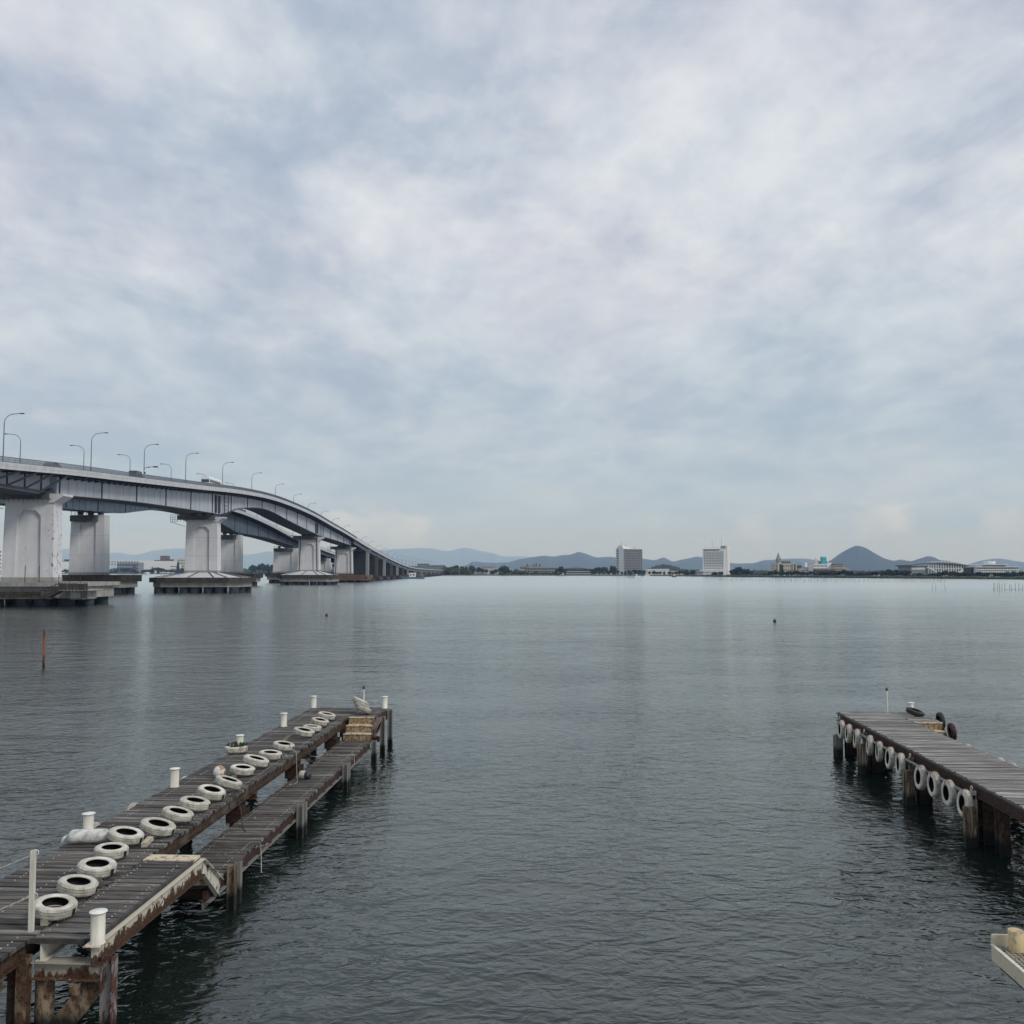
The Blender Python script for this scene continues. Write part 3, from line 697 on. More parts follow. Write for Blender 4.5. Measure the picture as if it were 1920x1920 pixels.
tyre('plain', (-7.84, 27.2, DZ+.105), (0, .02, 1), 'cream tyre dropped over a bollard on the far edge of the left pier', None, 1.0)
mb = MB(); rnd = random.Random(4)
for k in range(70):
    a = rnd.uniform(0, 6.28); r = rnd.uniform(.14, .27); p = Vector((-7.84+r*math.cos(a), 27.2+r*math.sin(a), DZ+.17)); mb.bar(p, p+Vector((rnd.uniform(-.05,.05), rnd.uniform(-.05,.05), rnd.uniform(.04,.12))), .022)
top(mb, 'weed_clump', M['leaf_dark'], 'dark dry weed growing inside the tyre around a bollard', 'weeds', (-7.84, 27.2, DZ+.1))
# pile of three tyres leaning on the stub pole
for k, (dx, dz, lb) in enumerate(((0, 0, 'lowest cream tyre of the leaning pile at the far end of the left pier'), (-.07, .14, 'middle tyre of the leaning pile at the far end of the left pier'), (-.12, .28, 'topmost white tyre of the leaning pile at the far end of the left pier'))):
    tyre('plain', (-5.36+dx*.9, 34.35+.04*k, DZ+.215+dz*.82), (-.02, .47, .3), lb, 'tyres piled at the far end of the left pier', .98)
# brown tyres hanging off the end platform
tyre('brown', (-4.80, 33.75, DZ-.36), (R(90)+.35, .0, R(84)), 'flattened pinkish brown tyre hanging beside the rusty steps of the left pier', None, 1.18)
# right pier: hanging row
HT = [(23.35,.97),(24.30,1.0),(25.25,1.0),(26.2,.98),(27.75,1.02),(28.65,1.03),(29.6,1.04),(30.5,1.06),(31.85,1.04),(32.75,1.05),(33.6,1.05)]
HL = ['hanging white tyre nearest the camera, beside the thick stained fender pile', 'second nearest white tyre hanging under the right pier, its ribs showing', 'third nearest white tyre hanging under the right pier', 'large white tyre hanging just right of the second fender pile', 'first white tyre left of the second fender pile', 'second white tyre left of the second fender pile', 'third white tyre left of the second fender pile', 'white tyre hanging just right of the third fender pile', 'white tyre hanging just left of the third fender pile', 'middle one of the three tyres hanging by the far corner of the right pier', 'farthest hanging white tyre, at the far left corner of the right pier']
def redge(Y): return 13.05-1.88+.0555*(Y-20.98)
for i, ((y, z), lb) in enumerate(zip(HT, HL)):
    x = redge(y)-.30
    o = tyre('hang', (x, y, z-.01), (R(90), 0, 0), lb, 'white tyres hanging along the right pier', 1.05 if i < 4 else 1.0)
    o.rotation_euler = (Matrix.Rotation(R(-9)+random.uniform(-.1, .10), 3, 'Z') @ Matrix.Rotation(R(-86)+random.uniform(-.06,.06), 3, 'Y')).to_euler()
# rail that carries them, bits of the right pier (local coordinates)
rr = right
mb = MB(); mb.tube([(-2.12, y, 1.20+.012*math.sin(y*3)) for y in [11.45+.9*i for i in range(13)]], .038, 8); mb.build('tyre_rail', M['grey_pile'], rr)
for y in (11.45, 15.55, 19.7, 22.5):
    mb = MB(); mb.box(-2.34 if y < 15 else -2.27, -2.08, y-.36, y-.24, -1.5, .98 if y < 20 else .8); mb.box(-2.30, -2.0, y-.24, y-.10, -1.5, .92 if y < 20 else .75); mb.build('fender_timber', M['fender_wood'] if y < 20 else M['grey_pile'], rr)
    mb = MB(); hpost(mb, -2.0, y+.02, -1.5, 1.28, .13, .02, True); mb.build('fender_post', M['rust_paint'] if y < 15 else M['grey_pile'], rr)
    mb = MB(); hpost(mb, -1.62, y+.1, -1.5, 1.08, .34, .03); mb.build('pile', M['rust'], rr)
    mb = MB(); mb.lathe([(.055+.012*math.cos(a), .012*math.sin(a)) for a in [i*math.pi/3 for i in range(7)]], (-2.02, y+.02, 1.33), 14, M=Matrix.Rotation(R(90), 3, 'Y')); mb.build('shackle', M['rust_some'], rr)
    mb = MB(); mb.bar((-2.1, y+.02, 1.12), (-1.2, y+.02, 1.12), .09); mb.build('fender_arm', M['rust'], rr)
mb = MB(); mb.box(-1.90, -1.86, -4, 23.15, DZ-.30, DZ-.06); mb.box(-1.98, -1.90, -4, 23.15, DZ-.30, DZ-.285); mb.build('side_beam', M['rust_red'], rr)
mb = MB(); mb.bar((-1.91, -4, DZ-.05), (-1.91, 23.2, DZ-.05), .05, .05); mb.build('rim_timber', M['dark_steel'], rr)
tyre('black', (14.36, 34.05, DZ+.13), (.20, .22, .2), 'black tyre leaning against the bollard at the end of the right pier', None, .98)
tyre('black', (14.88, 33.2, DZ-.04), (R(84), .1, R(86)), 'upper black tyre hanging off the stepped side of the right pier', 'tyres hanging by the steps of the right pier', .9)
tyre('red', (14.83, 32.25, DZ-.26), (R(84), .1, R(82)), 'lower tyre smeared with red paint hanging by the right pier steps', 'tyres hanging by the steps of the right pier', .9)
for i, (x, y) in enumerate(((13.50, 28.4), (13.41, 26.35), (13.36, 25.6))):
    o = tyre('plain', (x, y, DZ-.28), (0, 0, 0), ('far', 'middle', 'nearest')[i]+' of three white tyres propped behind the far edge of the right pier', 'white tyres behind the right pier')
    o.rotation_euler = (R(90), 0, R(86))
for i, (x, y) in enumerate(((-8.58, 19.95), (-8.40, 21.6), (-8.20, 24.4), (-7.98, 28.3), (-7.84, 30.0))):
    o = tyre('plain', (x-.10, y, DZ-.37), (R(90), 0, R(88)), 'white tyre hanging outside the left pier, '+ORD[i]+' from the near end, only its top showing', 'white tyres hung outside the left pier')

# --- floats lying on the left pier
mb = MB(); prof = [(0,-.40),(.05,-.395),(.10,-.37),(.125,-.32),(.13,-.25),(.13,.24),(.125,.30),(.09,.345),(.05,.36),(.045,.40),(0,.40)]
Mx = Matrix.Rotation(R(90), 3, 'Y') @ Matrix.Identity(3); Mx = Matrix.Rotation(R(4), 3, 'Z') @ Mx
mb.lathe([(r, -z) for r, z in prof], (-8.02, 18.25, DZ+.135), 26, M=Mx)
o = top(mb, 'fender', M['buoy'], 'long crusted white boat fender lying on the left pier beside a bollard', 'fender', (-8.02, 18.25, DZ))
mb = MB(); mb.tube([(-8.42, 18.22, DZ+.14), (-8.47, 18.20, DZ+.10), (-8.50, 18.24, DZ+.03)], .03, 8); mb.build('eye', M['white_top'], o)
mb = MB(); mb.lathe([(.15*math.sin(a), -.16*math.cos(a)) for a in [i*math.pi/12 for i in range(13)]], (-7.27, 23.85, DZ+.16), 24)
top(mb, 'ball_float', M['buoy_rust'], 'round white float with rusty patches on the left pier deck', 'float', (-7.27, 23.85, DZ))
Mx = Matrix.Rotation(R(-18), 3, 'Z') @ Matrix.Rotation(R(90), 3, 'Y')
mb = MB(); mb.lathe([(0,-.17),(.10,-.16),(.118,-.13),(.118,.03)], (-5.84, 27.1, LZ+.12), 22, M=Mx)
o = top(mb, 'fender', M['cream'], 'short cream float with dark blue end on the lower deck of the left pier', 'fender', (-5.84, 27.1, LZ))
mb = MB(); mb.lathe([(.119,.03),(.119,.09),(.10,.14),(.05,.17),(0,.175)], (-5.84, 27.1, LZ+.12), 22, M=Mx); mb.build('end_cap', M['navy'], o)

# --- ropes
def rope(pts, label, r=.009, m='rope'):
    pts = [Vector(p) for p in pts]; out = []
    for i in range(len(pts)-1):
        for k in range(6):
            t = k/6; p = pts[i].lerp(pts[i+1], t); out.append(p + Vector((0, 0, -.03*math.sin(math.pi*t))))
    out.append(pts[-1]); mb = MB(); mb.tube(out, r, 6)
    return top(mb, 'rope', M[m], label, 'rope', tuple(pts[0]))
rope([(-6.50,27.3,DZ+.20), (-6.30,27.15,DZ+.22), (-6.08,27.0,DZ+.06), (-6.06,27.0,LZ+.3), (-6.02,26.9,LZ+.02), (-5.95,26.6,LZ+.03), (-6.1,26.3,LZ+.02)], 'pale rope hanging from a tyre down to the lower deck')
rope([(-6.55,27.25,DZ+.05), (-6.35,26.9,DZ+.02), (-6.2,26.5,DZ+.02)], 'short pale rope end lying in front of the roped tyre', .012)
rope([(-6.40,22.4,DZ-.02), (-6.30,22.35,DZ-.4), (-6.15,22.0,LZ+.02), (-6.0,21.7,LZ+.02)], 'dark rope slanting from the upper deck to the lower deck', .014, 'dark_steel')
rope([(-6.85,22.6,.75), (-6.55,22.3,.62), (-6.2,22.6,.70), (-6.1,22.9,LZ+.02)], 'pale rope slung round the rusty pile below the ball float', .013)
rope([(-6.65,30.9,.75), (-6.3,30.7,.66), (-6.0,31.0,.74), (-5.8,30.6,LZ+.02), (-5.6,30.5,LZ+.02), (-5.05,30.6,LZ+.03), (-5.0,30.5,LZ-.25)], 'pale rope running over the far part of the lower deck', .012)
pts = []; rnd = random.Random(9)
for k in range(26): pts.append((-6.1+.035*k+rnd.uniform(-.04,.04), 19.9+.035*k+rnd.uniform(-.09,.09), LZ+.02))
rope(pts, 'tangled grey rope lying across the lower deck near the steps', .008, 'grey_pile')
rope([(-5.45,20.9,LZ-.05), (-5.42,20.85,LZ-.3), (-5.40,20.8,LZ-.62)], 'frayed rope hanging off the outer beam of the lower deck', .012)

# --- cream steel corner at the lower right, with a rusty pipe bollard
rz = -math.atan(.045); cr = thing('steel_platform', 'corner of a cream steel platform with mesh floor at the lower right', 'platform', (6.60, 13.36, 0), rz); cr['_local'] = 1
mb = MB(); mb.box(0, .03, -4, 0, DZ-.02-.17, DZ+.0); mb.build('side_plate', M['cream_tan'], cr)
mb = MB(); mb.box(.02, 2.6, .03, .06, DZ-.02, DZ+.14); mb.build('back_plate', M['cream_tan'], cr)
mb = MB(); mb.box(.0, .05, -4, .03, DZ+.002, DZ+.012); mb.build('top_strip', M['cream'], cr)
mb = MB()
for k in range(56): mb.box(.05, 2.6, -.03-.07*k, -.023-.07*k, DZ-.032, DZ-.022)
for k in range(40): mb.box(.06+.065*k, .066+.065*k, -4, .0, DZ-.020, DZ-.008)
mb.build('mesh_floor', M['rust_some'], cr)
mb = MB(); mb.box(.10, 2.6, -4, -.02, DZ-.30, DZ-.26); mb.build('black_backing', M['rubber'], cr)  # black sheet below the mesh, makes its gaps read black
mb = MB(); mb.box(.6, .8, -3.9, -3.7, -1.5, DZ-.3); mb.box(1.2,1.4,-2.2,-2.0,-1.5,DZ-.3); mb.build('pile', M['rust'], cr)
mb = MB(); mb.lathe([(.095,0),(.10,.27),(.098,.27),(.06,.272),(0,.275)], (.27, -.14, DZ-.005), 20); mb.build('pipe_bollard', M['tan_pipe'], cr)

# --- things standing or floating in the lake
mb = MB(); mb.lathe([(.085,-1.5),(.085,2.45),(.05,2.55),(0,2.56)], (-32.35, 65.8, 0), 12)
top(mb, 'marker_pole', rust_mat('rusty_marker', (.20,.075,.045), .5), 'rusty red brown pole standing alone in the water at left', 'pole', (-32.35, 65.8, 0))
for (x, y), lb, m in (((-27.2, 139.3), 'small reddish float on open water in front of the bridge', 'rubber_red'), ((34.1, 123.3), 'small dark float on open water right of centre', 'rubber')):
    mb = MB(); mb.lathe([(0,-.1),(.16,-.05),(.22,.1),(.18,.25),(.06,.32),(.05,.42),(0,.43)], (x, y, 0), 12); top(mb, 'float', M[m], lb, 'float', (x, y, 0))

# ================================================================== the two bridges
def ZN(Y): return smooth([(110,22.6),(162,25.35),(187,26.85),(220,28.5),(269,31.0),(307,33.0),(336,34.05),(355,34.35),(373,34.3),(402,33.75),(436,32.6),(476,30.4),(523,27.9),(595,23.4),(654,20.1),(747,15.4),(876,10.7),(1000,9.2),(1325,8.1),(1420,8.0)], Y)
def ZF(Y): return smooth([(110,21.5),(160,24.3),(223,28.0),(257,29.8),(289,31.2),(325,32.4),(364,33.0),(402,33.0),(430,32.0),(470,29.4),(516,25.5),(560,23.0),(636,19.0),(720,15.2),(850,11.0),(1000,8.9),(1325,8.0),(1420,7.9)], Y)
def BX(Y, off): return off - .01*(Y-187) - .0000007*max(0, Y-700)**2*0
def sweep(mb, ys, fn, mi=0, sm=False, closed=True):
    """fn(Y) -> list of (x, z); joins the sections"""
    secs = [[(x, y, z) for x, z in fn(y)] for y in ys]; k = len(secs[0]); V = [p for s in secs for p in s]
    F = [(i*k+j, i*k+(j+1)%k, (i+1)*k+(j+1)%k, (i+1)*k+j) for i in range(len(ys)-1) for j in range(k if closed else k-1)]
    if closed: F += [tuple(range(k))[::-1], tuple((len(ys)-1)*k+j for j in range(k))]
    mb.add(V, F, mi, sm)
def rng(a, b, s):
    n = max(1, int(round((b-a)/s))); return [a+(b-a)*i/n for i in range(n+1)]
def rect(x0, x1, z0, z1): return [(x0, z0), (x1, z0), (x1, z1), (x0, z1)]

def pier(root, Yc, Xc, ztop, zbot, wid=10.2, th=3.6, capz=None, chip=False, caplike='flare', base='hat', pipes=False):
    M_ = M['pier_chip'] if chip else M['pier']
    wb, wt = wid/2, wid/2*.93; H_ = ztop-zbot; capz = capz or ztop
    def at(zr):  # half width at height ratio
        return wb+(wt-wb)*zr
    mb = MB(); y0, y1 = Yc-th/2, Yc+th/2; d = .55
    # core
    mb.add([(Xc-wb+.02,y0+d,zbot),(Xc+wb-.02,y0+d,zbot),(Xc+wb-.02,y1-d,zbot),(Xc-wb+.02,y1-d,zbot),(Xc-wt+.02,y0+d,ztop),(Xc+wt-.02,y0+d,ztop),(Xc+wt-.02,y1-d,ztop),(Xc-wt+.02,y1-d,ztop)],
           [(0,3,2,1),(4,5,6,7),(0,1,5,4),(1,2,6,5),(2,3,7,6),(3,0,4,7)])
    hb, ht = wid*.245, wid*.225; za = ztop-1.5; zs = za-1.1
    poly = [(Xc-wb, zbot), (Xc-wt, ztop), (Xc+wt, ztop), (Xc+wb, zbot), (Xc+hb, zbot), (Xc+ht, zs), (Xc+ht*.55, za), (Xc-ht*.55, za), (Xc-ht, zs), (Xc-hb, zbot)]
    mb.prism(poly, y0, y0+d+.01); mb.prism(poly, y1-d-.01, y1)
    p = mb.build('pier', M_, root)
    mb = MB(); mb.box(Xc-wb-.08, Xc+wb+.08, y0-.06, y1+.06, zbot-.02, zbot+.75); mb.build('plinth', M['concrete'], p)
    if caplike == 'flare':
        mb = MB(); zt = capz; e = 2.0 if chip else 1.9
        mb.prism([(Xc-wt-.1, ztop), (Xc-wt-e, ztop+1.3), (Xc-wt-e, zt), (Xc+wt+e, zt), (Xc+wt+e, ztop+1.3), (Xc+wt+.1, ztop)], y0-.25, y1+.25); mb.build('cap', M['pier'], p)
        mb = MB(); mb.box(Xc-wt-e-.6, Xc+wt-.4, y0-1.0, y0-.28, ztop+.6, ztop+.75)
        mb.box(Xc-wt-e-.6, Xc+wt-.4, y0-1.02, y0-.98, ztop+.75, zt+.5)
        for k in range(12): mb.box(Xc-wt-e-.6+.95*k, Xc-wt-e-.5+.95*k, y0-1.1, y0-1.02, ztop+.1, zt+.9)
        mb.build('inspection_walkway', M['walkway'], p)
        mb = MB()
        for k in (0, 1, 2, 3): mb.bar((Xc-wt-e-.6-.7*k, y0-1, zt-1.6+.0*k), (Xc-wt-e-.6-.7*k, y0-1, zt+.6), .10)
        for z in (zt-1.6, zt-.9, zt-.2, zt+.6): mb.bar((Xc-wt-e-2.7, y0-1, z), (Xc-wt-e-.6, y0-1, z), .08)
        mb.bar((Xc-wt-e-2.7, y0-1, zt-1.6), (Xc-wt-.2, y0-.4, zt-3), .12); mb.build('side_cage', M['navy_steel'], p)
    else:
        mb = MB(); mb.box(Xc-wt-.05, Xc+wt*.62, y0-.8, y0-.03, ztop-1.9, ztop-.2); mb.box(Xc-wt+1.4, Xc+wt*.62-1.2, y0-.9, y0-.8, ztop-2.1, ztop-1.6); mb.build('inspection_walkway', M['walkway'], p)
        mb = MB()
        for k in range(9): mb.bar((Xc-wt+.3+1.1*k, y0-.7, ztop-.2), (Xc-wt+.3+1.1*k, y0-.7, ztop+1.0), .08)
        mb.bar((Xc-wt, y0-.7, ztop+1.0), (Xc+wt, y0-.7, ztop+1.0), .08); mb.bar((Xc-wt, y0-.7, ztop+.5), (Xc+wt, y0-.7, ztop+.5), .06); mb.build('railing', M['navy_steel'], p)
    # bearings
    for x in (-wt*.62, 0, wt*.62):
        mb = MB(); zc = capz if caplike == 'flare' else ztop; mb.lathe([(.9,zc),(.75,zc+.35),(1.0,zc+.75),(.8,zc+1.15)], (Xc+x, Yc, 0), 10); mb.build('bearing', M['navy_steel'], p)
    if pipes:
        mb = MB()
        for sx in (-1, 1): mb.tube([(Xc+sx*(wt-.9), y0-.18, capz), (Xc+sx*(wt-.9), y0-.18, ztop-2), (Xc+sx*(wb-.9), y0-.18, zbot+.2)], .16, 8)
        mb.build('drain_pipe', M['fender'], p)
    return p
def footing(p, Xc, Yc, hx, hy, z0, z1, band, hat=False, pile_rows=(5, 3), fm='fender', ch=3.0):
    mb = MB(); oct_ = lambda e, c: [(Xc-hx-e+c,Yc-hy-e),(Xc+hx+e-c,Yc-hy-e),(Xc+hx+e,Yc-hy-e+c),(Xc+hx+e,Yc+hy+e-c),(Xc+hx+e-c,Yc+hy+e),(Xc-hx-e+c,Yc+hy+e),(Xc-hx-e,Yc+hy+e-c),(Xc-hx-e,Yc-hy-e+c)]
    mb.prism(oct_(0, ch), z0, z1, axis='z'); mb.build('footing', M['concrete'], p)
    mb = MB(); mb.prism(oct_(.9, ch), z1-band, z1+.05, axis='z'); mb.build('fender_band', M[fm], p)
    if hat:
        mb = MB(); o = oct_(-.3, ch); base = [(x, y, z1+.06) for x, y in o]; tp = [(Xc+(x-Xc)*.40, Yc+(y-Yc)*.30, z1+hat) for x, y in o]
        mb.add(base+tp, [(i, (i+1)%8, (i+1)%8+8, i+8) for i in range(8)]+[tuple(range(8, 16))]); mb.build('cone_roof', M['hat'], p)
        mb = MB()
        for i in range(8):
            for t in ((0,) if i % 2 else (0, .2, .4, .6, .8)):
                a = Vector(base[i]).lerp(Vector(base[(i+1)%8]), t); b = Vector(tp[i]).lerp(Vector(tp[(i+1)%8]), t)
                if i % 2 == 0 and t in (.2, .6): continue
                mb.bar(a+Vector((0,0,.10)), b+Vector((0,0,.10)), .35, .14)
        mb.build('roof_rib', M['rib'], p)['kind'] = 'stuff'
    nx, ny = pile_rows
    for i in range(nx):
        for j in range(ny):
            if 0 < i < nx-1 and 0 < j < ny-1: continue
            mb = MB(); x = Xc-hx+2.2+(2*hx-4.4)*i/(nx-1)+random.uniform(-.5,.5); y = Yc-hy+1.8+(2*hy-3.6)*j/(ny-1)
            mb.lathe([(1.45,-1.8),(1.45,z0)], (x, y, 0), 14); mb.build('pile', M['pile'], p)

def bridge(name, label, off0, width, Z, SOF, piers, girdermat, y0, yhump, yend, near):
    root = thing(name, label, 'bridge', (BX(295, off0-width/2), 295, 0))
    xa = lambda Y: BX(Y, off0); xb = lambda Y: BX(Y, off0-width)
    ys = rng(y0, yend, 6)
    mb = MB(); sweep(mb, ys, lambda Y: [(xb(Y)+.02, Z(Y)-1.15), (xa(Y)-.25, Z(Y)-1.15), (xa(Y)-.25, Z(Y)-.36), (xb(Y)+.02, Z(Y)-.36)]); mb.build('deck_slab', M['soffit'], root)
    mb = MB(); sweep(mb, ys, lambda Y: rect(xb(Y)+.5, xa(Y)-.5, Z(Y)-.355, Z(Y)-.30)); mb.build('road_surface', M['asphalt'], root)
    # near parapet in panels, joined further off
    seg = 6.4 if near else 12.0; lim = 345 if near else 240; y = y0
    while y < lim:
        a, b = y+.035, min(y+seg, lim+seg)-.035; mb = MB()
        for dz0, dz1, ox in ((-1.2, -.62, .05), (-.60, -.30, .08), (-.28, 0, .06)) if near and y < 260 else ((-1.2, 0, .05),):
            sweep(mb, [a, (a+b)/2, b], lambda Y: rect(xa(Y)-.22, xa(Y)+ox, Z(Y)+dz0, Z(Y)+dz1))
        mb.build('fascia_panel', M['fascia'], root); y += seg
    mb = MB(); sweep(mb, rng(y, yend, 6), lambda Y: rect(xa(Y)-.22, xa(Y)+.05, Z(Y)-lerp([(600,1.2),(900,.75)], Y), Z(Y))); mb.build('fascia', M['fascia'], root)
    mb = MB(); sweep(mb, ys, lambda Y: rect(xb(Y)-.05, xb(Y)+.22, Z(Y)-1.2, Z(Y))); mb.build('far_parapet', M['fascia'], root)
    # railings
    for xo, nm in ((-.12, xa), (.10, xb)):
        mb = MB()
        sweep(mb, rng(y0, yend, 9), lambda Y: rect(nm(Y)+xo-.06, nm(Y)+xo+.06, Z(Y)+.90, Z(Y)+1.0))
        sweep(mb, rng(y0, yend, 9), lambda Y: rect(nm(Y)+xo-.03, nm(Y)+xo+.03, Z(Y)+.45, Z(Y)+.50))
        sweep(mb, rng(y0, yend, 9), lambda Y: rect(nm(Y)+xo-.03, nm(Y)+xo+.03, Z(Y)+.04, Z(Y)+.16))
        y = y0
        while y < (560 if near else 420):
            w_ = .14 if (int(round(y/.36)) % 6 == 0) else .10
            mb.box(nm(y)+xo-.03, nm(y)+xo+.03, y-w_/2, y+w_/2, Z(y)+.10, Z(y)+.92); y += .36
        mb.build('railing', M['rail'], root)['kind'] = 'stuff'
    # haunched girder
    g0, g1 = (188.5 if near else y0), yhump
    web = 3.1; gx0 = lambda Y: xa(Y)-web; gx1 = lambda Y: xb(Y)+web-.2
    gys = rng(g0, g1, 3)
    mb = MB(); sweep(mb, gys, lambda Y: [(gx1(Y), SOF(Y)), (gx0(Y), SOF(Y)), (gx0(Y), Z(Y)-1.16), (gx1(Y), Z(Y)-1.16)]); g = mb.build('girder', girdermat, root)
    mb = MB(); sweep(mb, gys, lambda Y: rect(gx0(Y)-.3, gx0(Y)+.22, SOF(Y)-.12, SOF(Y)+.02)); mb.build('bottom_flange', M['navy_steel'] if near else girdermat, g)
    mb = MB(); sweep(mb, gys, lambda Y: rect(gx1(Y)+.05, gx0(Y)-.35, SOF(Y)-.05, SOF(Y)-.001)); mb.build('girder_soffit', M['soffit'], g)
    mb = MB(); y = g0+1
    k = 0
    while y < g1:
        big = k % 5 == 0
        mb.box(gx0(y)+.002, gx0(y)+(.26 if big else .10), y-(.07 if big else .03), y+(.07 if big else .03), SOF(y)+.03, Z(y)-1.2, 1 if big else 0); y += 4.0; k += 1
    mb.build('stiffener', [girdermat, M['navy_steel']], g)['kind'] = 'stuff'
    # cantilever brackets under the near slab edge
    mb = MB(); y = g0+1
    while y < yhump:
        mb.prism([(gx0(y)+.01, Z(y)-1.17), (xa(y)-.3, Z(y)-1.17), (xa(y)-.3, Z(y)-1.40), (gx0(y)+.01, Z(y)-2.0)], y-.1, y+.1); y += 3.3
    mb.build('bracket', M['navy_steel'], root)['kind'] = 'stuff'
    mb = MB(); sweep(mb, gys, lambda Y: rect(xa(Y)-1.9, xa(Y)-1.6, Z(Y)-1.65, Z(Y)-1.18)); mb.build('edge_beam', M['navy_steel'], root)
    # descending approach: plate girders
    for dx in (1.6, width/2, width-1.6):
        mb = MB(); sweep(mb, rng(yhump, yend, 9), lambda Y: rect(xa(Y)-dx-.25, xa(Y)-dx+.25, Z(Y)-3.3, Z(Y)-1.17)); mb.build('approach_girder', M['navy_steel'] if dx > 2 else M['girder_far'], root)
    if near:
        # side truss of the first approach span: chords, posts and slanting brackets
        mb = MB(); sweep(mb, rng(y0, 188, 6), lambda Y: rect(gx0(Y)-.5, gx0(Y), 21.7+.004*(Y-160), 22.1+.004*(Y-160))); mb.build('truss_chord', M['navy_steel'], root)
        mb = MB(); sweep(mb, rng(y0, 188, 6), lambda Y: rect(gx0(Y)-1.3, gx0(Y)-1.2, 21.6, Z(Y)-1.16)); mb.build('truss_web', M['girder'], root)
        y = 187.0; 
        while y > 118:
            mb = MB(); zc = 22.0
            mb.bar((gx0(y)-.1, y-4.6, zc), (xa(y)-.3, y, Z(y)-1.35), .34, .34); mb.bar((gx0(y)-.1, y-4.6, zc), (gx0(y)-.1, y-4.6, Z(y)-1.2), .26)
            mb.bar((gx0(y)-.3, y, Z(y)-1.45), (xa(y)-.2, y, Z(y)-1.35), .26); mb.build('truss_bracket', M['navy_steel'], root); y -= 6.3
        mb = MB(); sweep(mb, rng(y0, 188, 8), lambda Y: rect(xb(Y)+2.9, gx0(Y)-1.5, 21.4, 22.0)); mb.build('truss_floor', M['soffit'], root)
        # dark access slots and ladders where the girder passes the river piers
        for yc in (295, 453):
            mb = MB()
            for q in (-2.2, 1.2): mb.box(gx0(yc+q)+.01, gx0(yc+q)+.5, yc+q-.55, yc+q+.55, SOF(yc)+.3, Z(yc)-2.3)
            mb.build('access_slot', M['navy_steel'], g)
            mb = MB()
            for q in (4.4, 8.4): mb.bar((gx0(yc)+.9, yc+q, SOF(yc)-.6), (gx0(yc)+.9, yc+q, Z(yc)-1.4), .22)
            for zq in range(6): mb.bar((gx0(yc)+.9, yc+4.4, SOF(yc)+.4+zq*1.25), (gx0(yc)+.9, yc+8.4, SOF(yc)+.4+zq*1.25), .14)
            mb.build('ladder', M['navy_steel'], g)
        # inspection rail hung under the main arch
        mb = MB(); sweep(mb, rng(300, 448, 4), lambda Y: rect(gx0(Y)+.35, gx0(Y)+.55, SOF(Y)-.30, SOF(Y)-.15)); mb.build('inspection_rail', M['navy_steel'], g)
    return root
def SN(Y): return smooth([(187,21.8),(227,23.3),(262,24.0),(287,24.35),(298,24.5),(306,25.6),(315,27.3),(336,29.2),(352,29.8),(368,29.3),(386,28.0),(414,26.3),(444,24.6),(453,24.1),(462,23.7),(480,23.4),(510,22.8),(541,22.0),(556,21.7)], Y)
def SF(Y): return smooth([(110,20.6),(187,21.6),(250,23.3),(277,24.0),(290,24.4),(303,25.8),(320,27.4),(349,28.5),(380,27.6),(398,25.9),(414,24.0),(421,23.7),(432,23.6),(470,23.1),(523,21.0),(560,18.9)], Y)
near = bridge('road_bridge', 'nearer of the two long road bridges, pale parapet, humped over the lake at left', -88.0, 13.6, ZN, SN, None, M['girder'], 112, 556, 1400, True)
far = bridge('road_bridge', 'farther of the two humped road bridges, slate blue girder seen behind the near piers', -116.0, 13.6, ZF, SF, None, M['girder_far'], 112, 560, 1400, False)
# river piers of the near bridge
p = pier(near, 187, -94.8, 20.0, 4.6, capz=21.75, chip=True)
footing(p, -96.3, 189, 13.3, 9.0, 1.4, 4.35, .7, False, (6, 3), 'concrete', ch=.3)
mb = MB(); mb.box(-108, -86.2, 177.2, 179.6, 1.35, 1.6); mb.build('lower_walkway', M['conc_dark'], p)
mb = MB()
for k in range(20): mb.bar((-107+1.1*k, 177.3, 1.6), (-107+1.1*k, 177.3, 2.9), .09)
for z in (2.9, 2.3): mb.bar((-108, 177.3, z), (-86.2, 177.3, z), .09)
mb.box(-105.0, -88.0, 177.32, 177.36, 1.62, 2.75); mb.build('walkway_railing', M['fender'], p)
mb = MB(); mb.prism([(-88.2, 1.4), (-88.2, 1.9), (-84.6, 3.3), (-84.6, 2.7), (-87.0, 1.4)], 177.0, 178.9); mb.bar((-88.0, 177, 2.9), (-84.4, 177, 4.35), .12); mb.bar((-87.8, 177, 2.4), (-84.4, 177, 3.85), .09)
for k in range(6): mb.bar((-88+.7*k, 177, 1.8+.28*k), (-88+.7*k, 177, 2.9+.28*k), .08)
mb.build('stair', M['fender'], p)
mb = MB(); mb.box(-84.6, -79.2, 177.0, 184.0, 2.9, 3.15); mb.box(-83.0, -80.6, 178.2, 184, 1.3, 2.9); mb.build('landing', M['concrete'], p)
mb = MB(); mb.box(-84.6, -79.2, 176.9, 176.98, 3.15, 4.2); mb.build('landing_panel', M['conc_dark'], p)
mb = MB()
for k in range(9): mb.bar((-84.6+.67*k, 176.85, 2.6), (-84.6+.67*k, 176.85, 4.4 if k % 3 else 6.0), .08)
mb.bar((-84.6, 176.85, 4.38), (-79.2, 176.85, 4.38), .10)
for x in (-92.5, -89.8): mb.bar((x, 179.9, 4.2), (x, 179.9, 7.6), .10)
mb.box(-80.5, -79.3, 177.0, 177.1, 1.5, 2.85); mb.bar((-82.5, 177, 1.5), (-79.2, 177, 1.5), .14); mb.build('landing_frame', M['dark_steel'], p)['kind'] = 'stuff'
p = pier(near, 293, -95.7, 21.7, 6.0, capz=23.25); footing(p, -95.7, 294, 13.6, 9.0, 1.75, 4.55, 1.4, 1.6, (7, 4), ch=3.6)
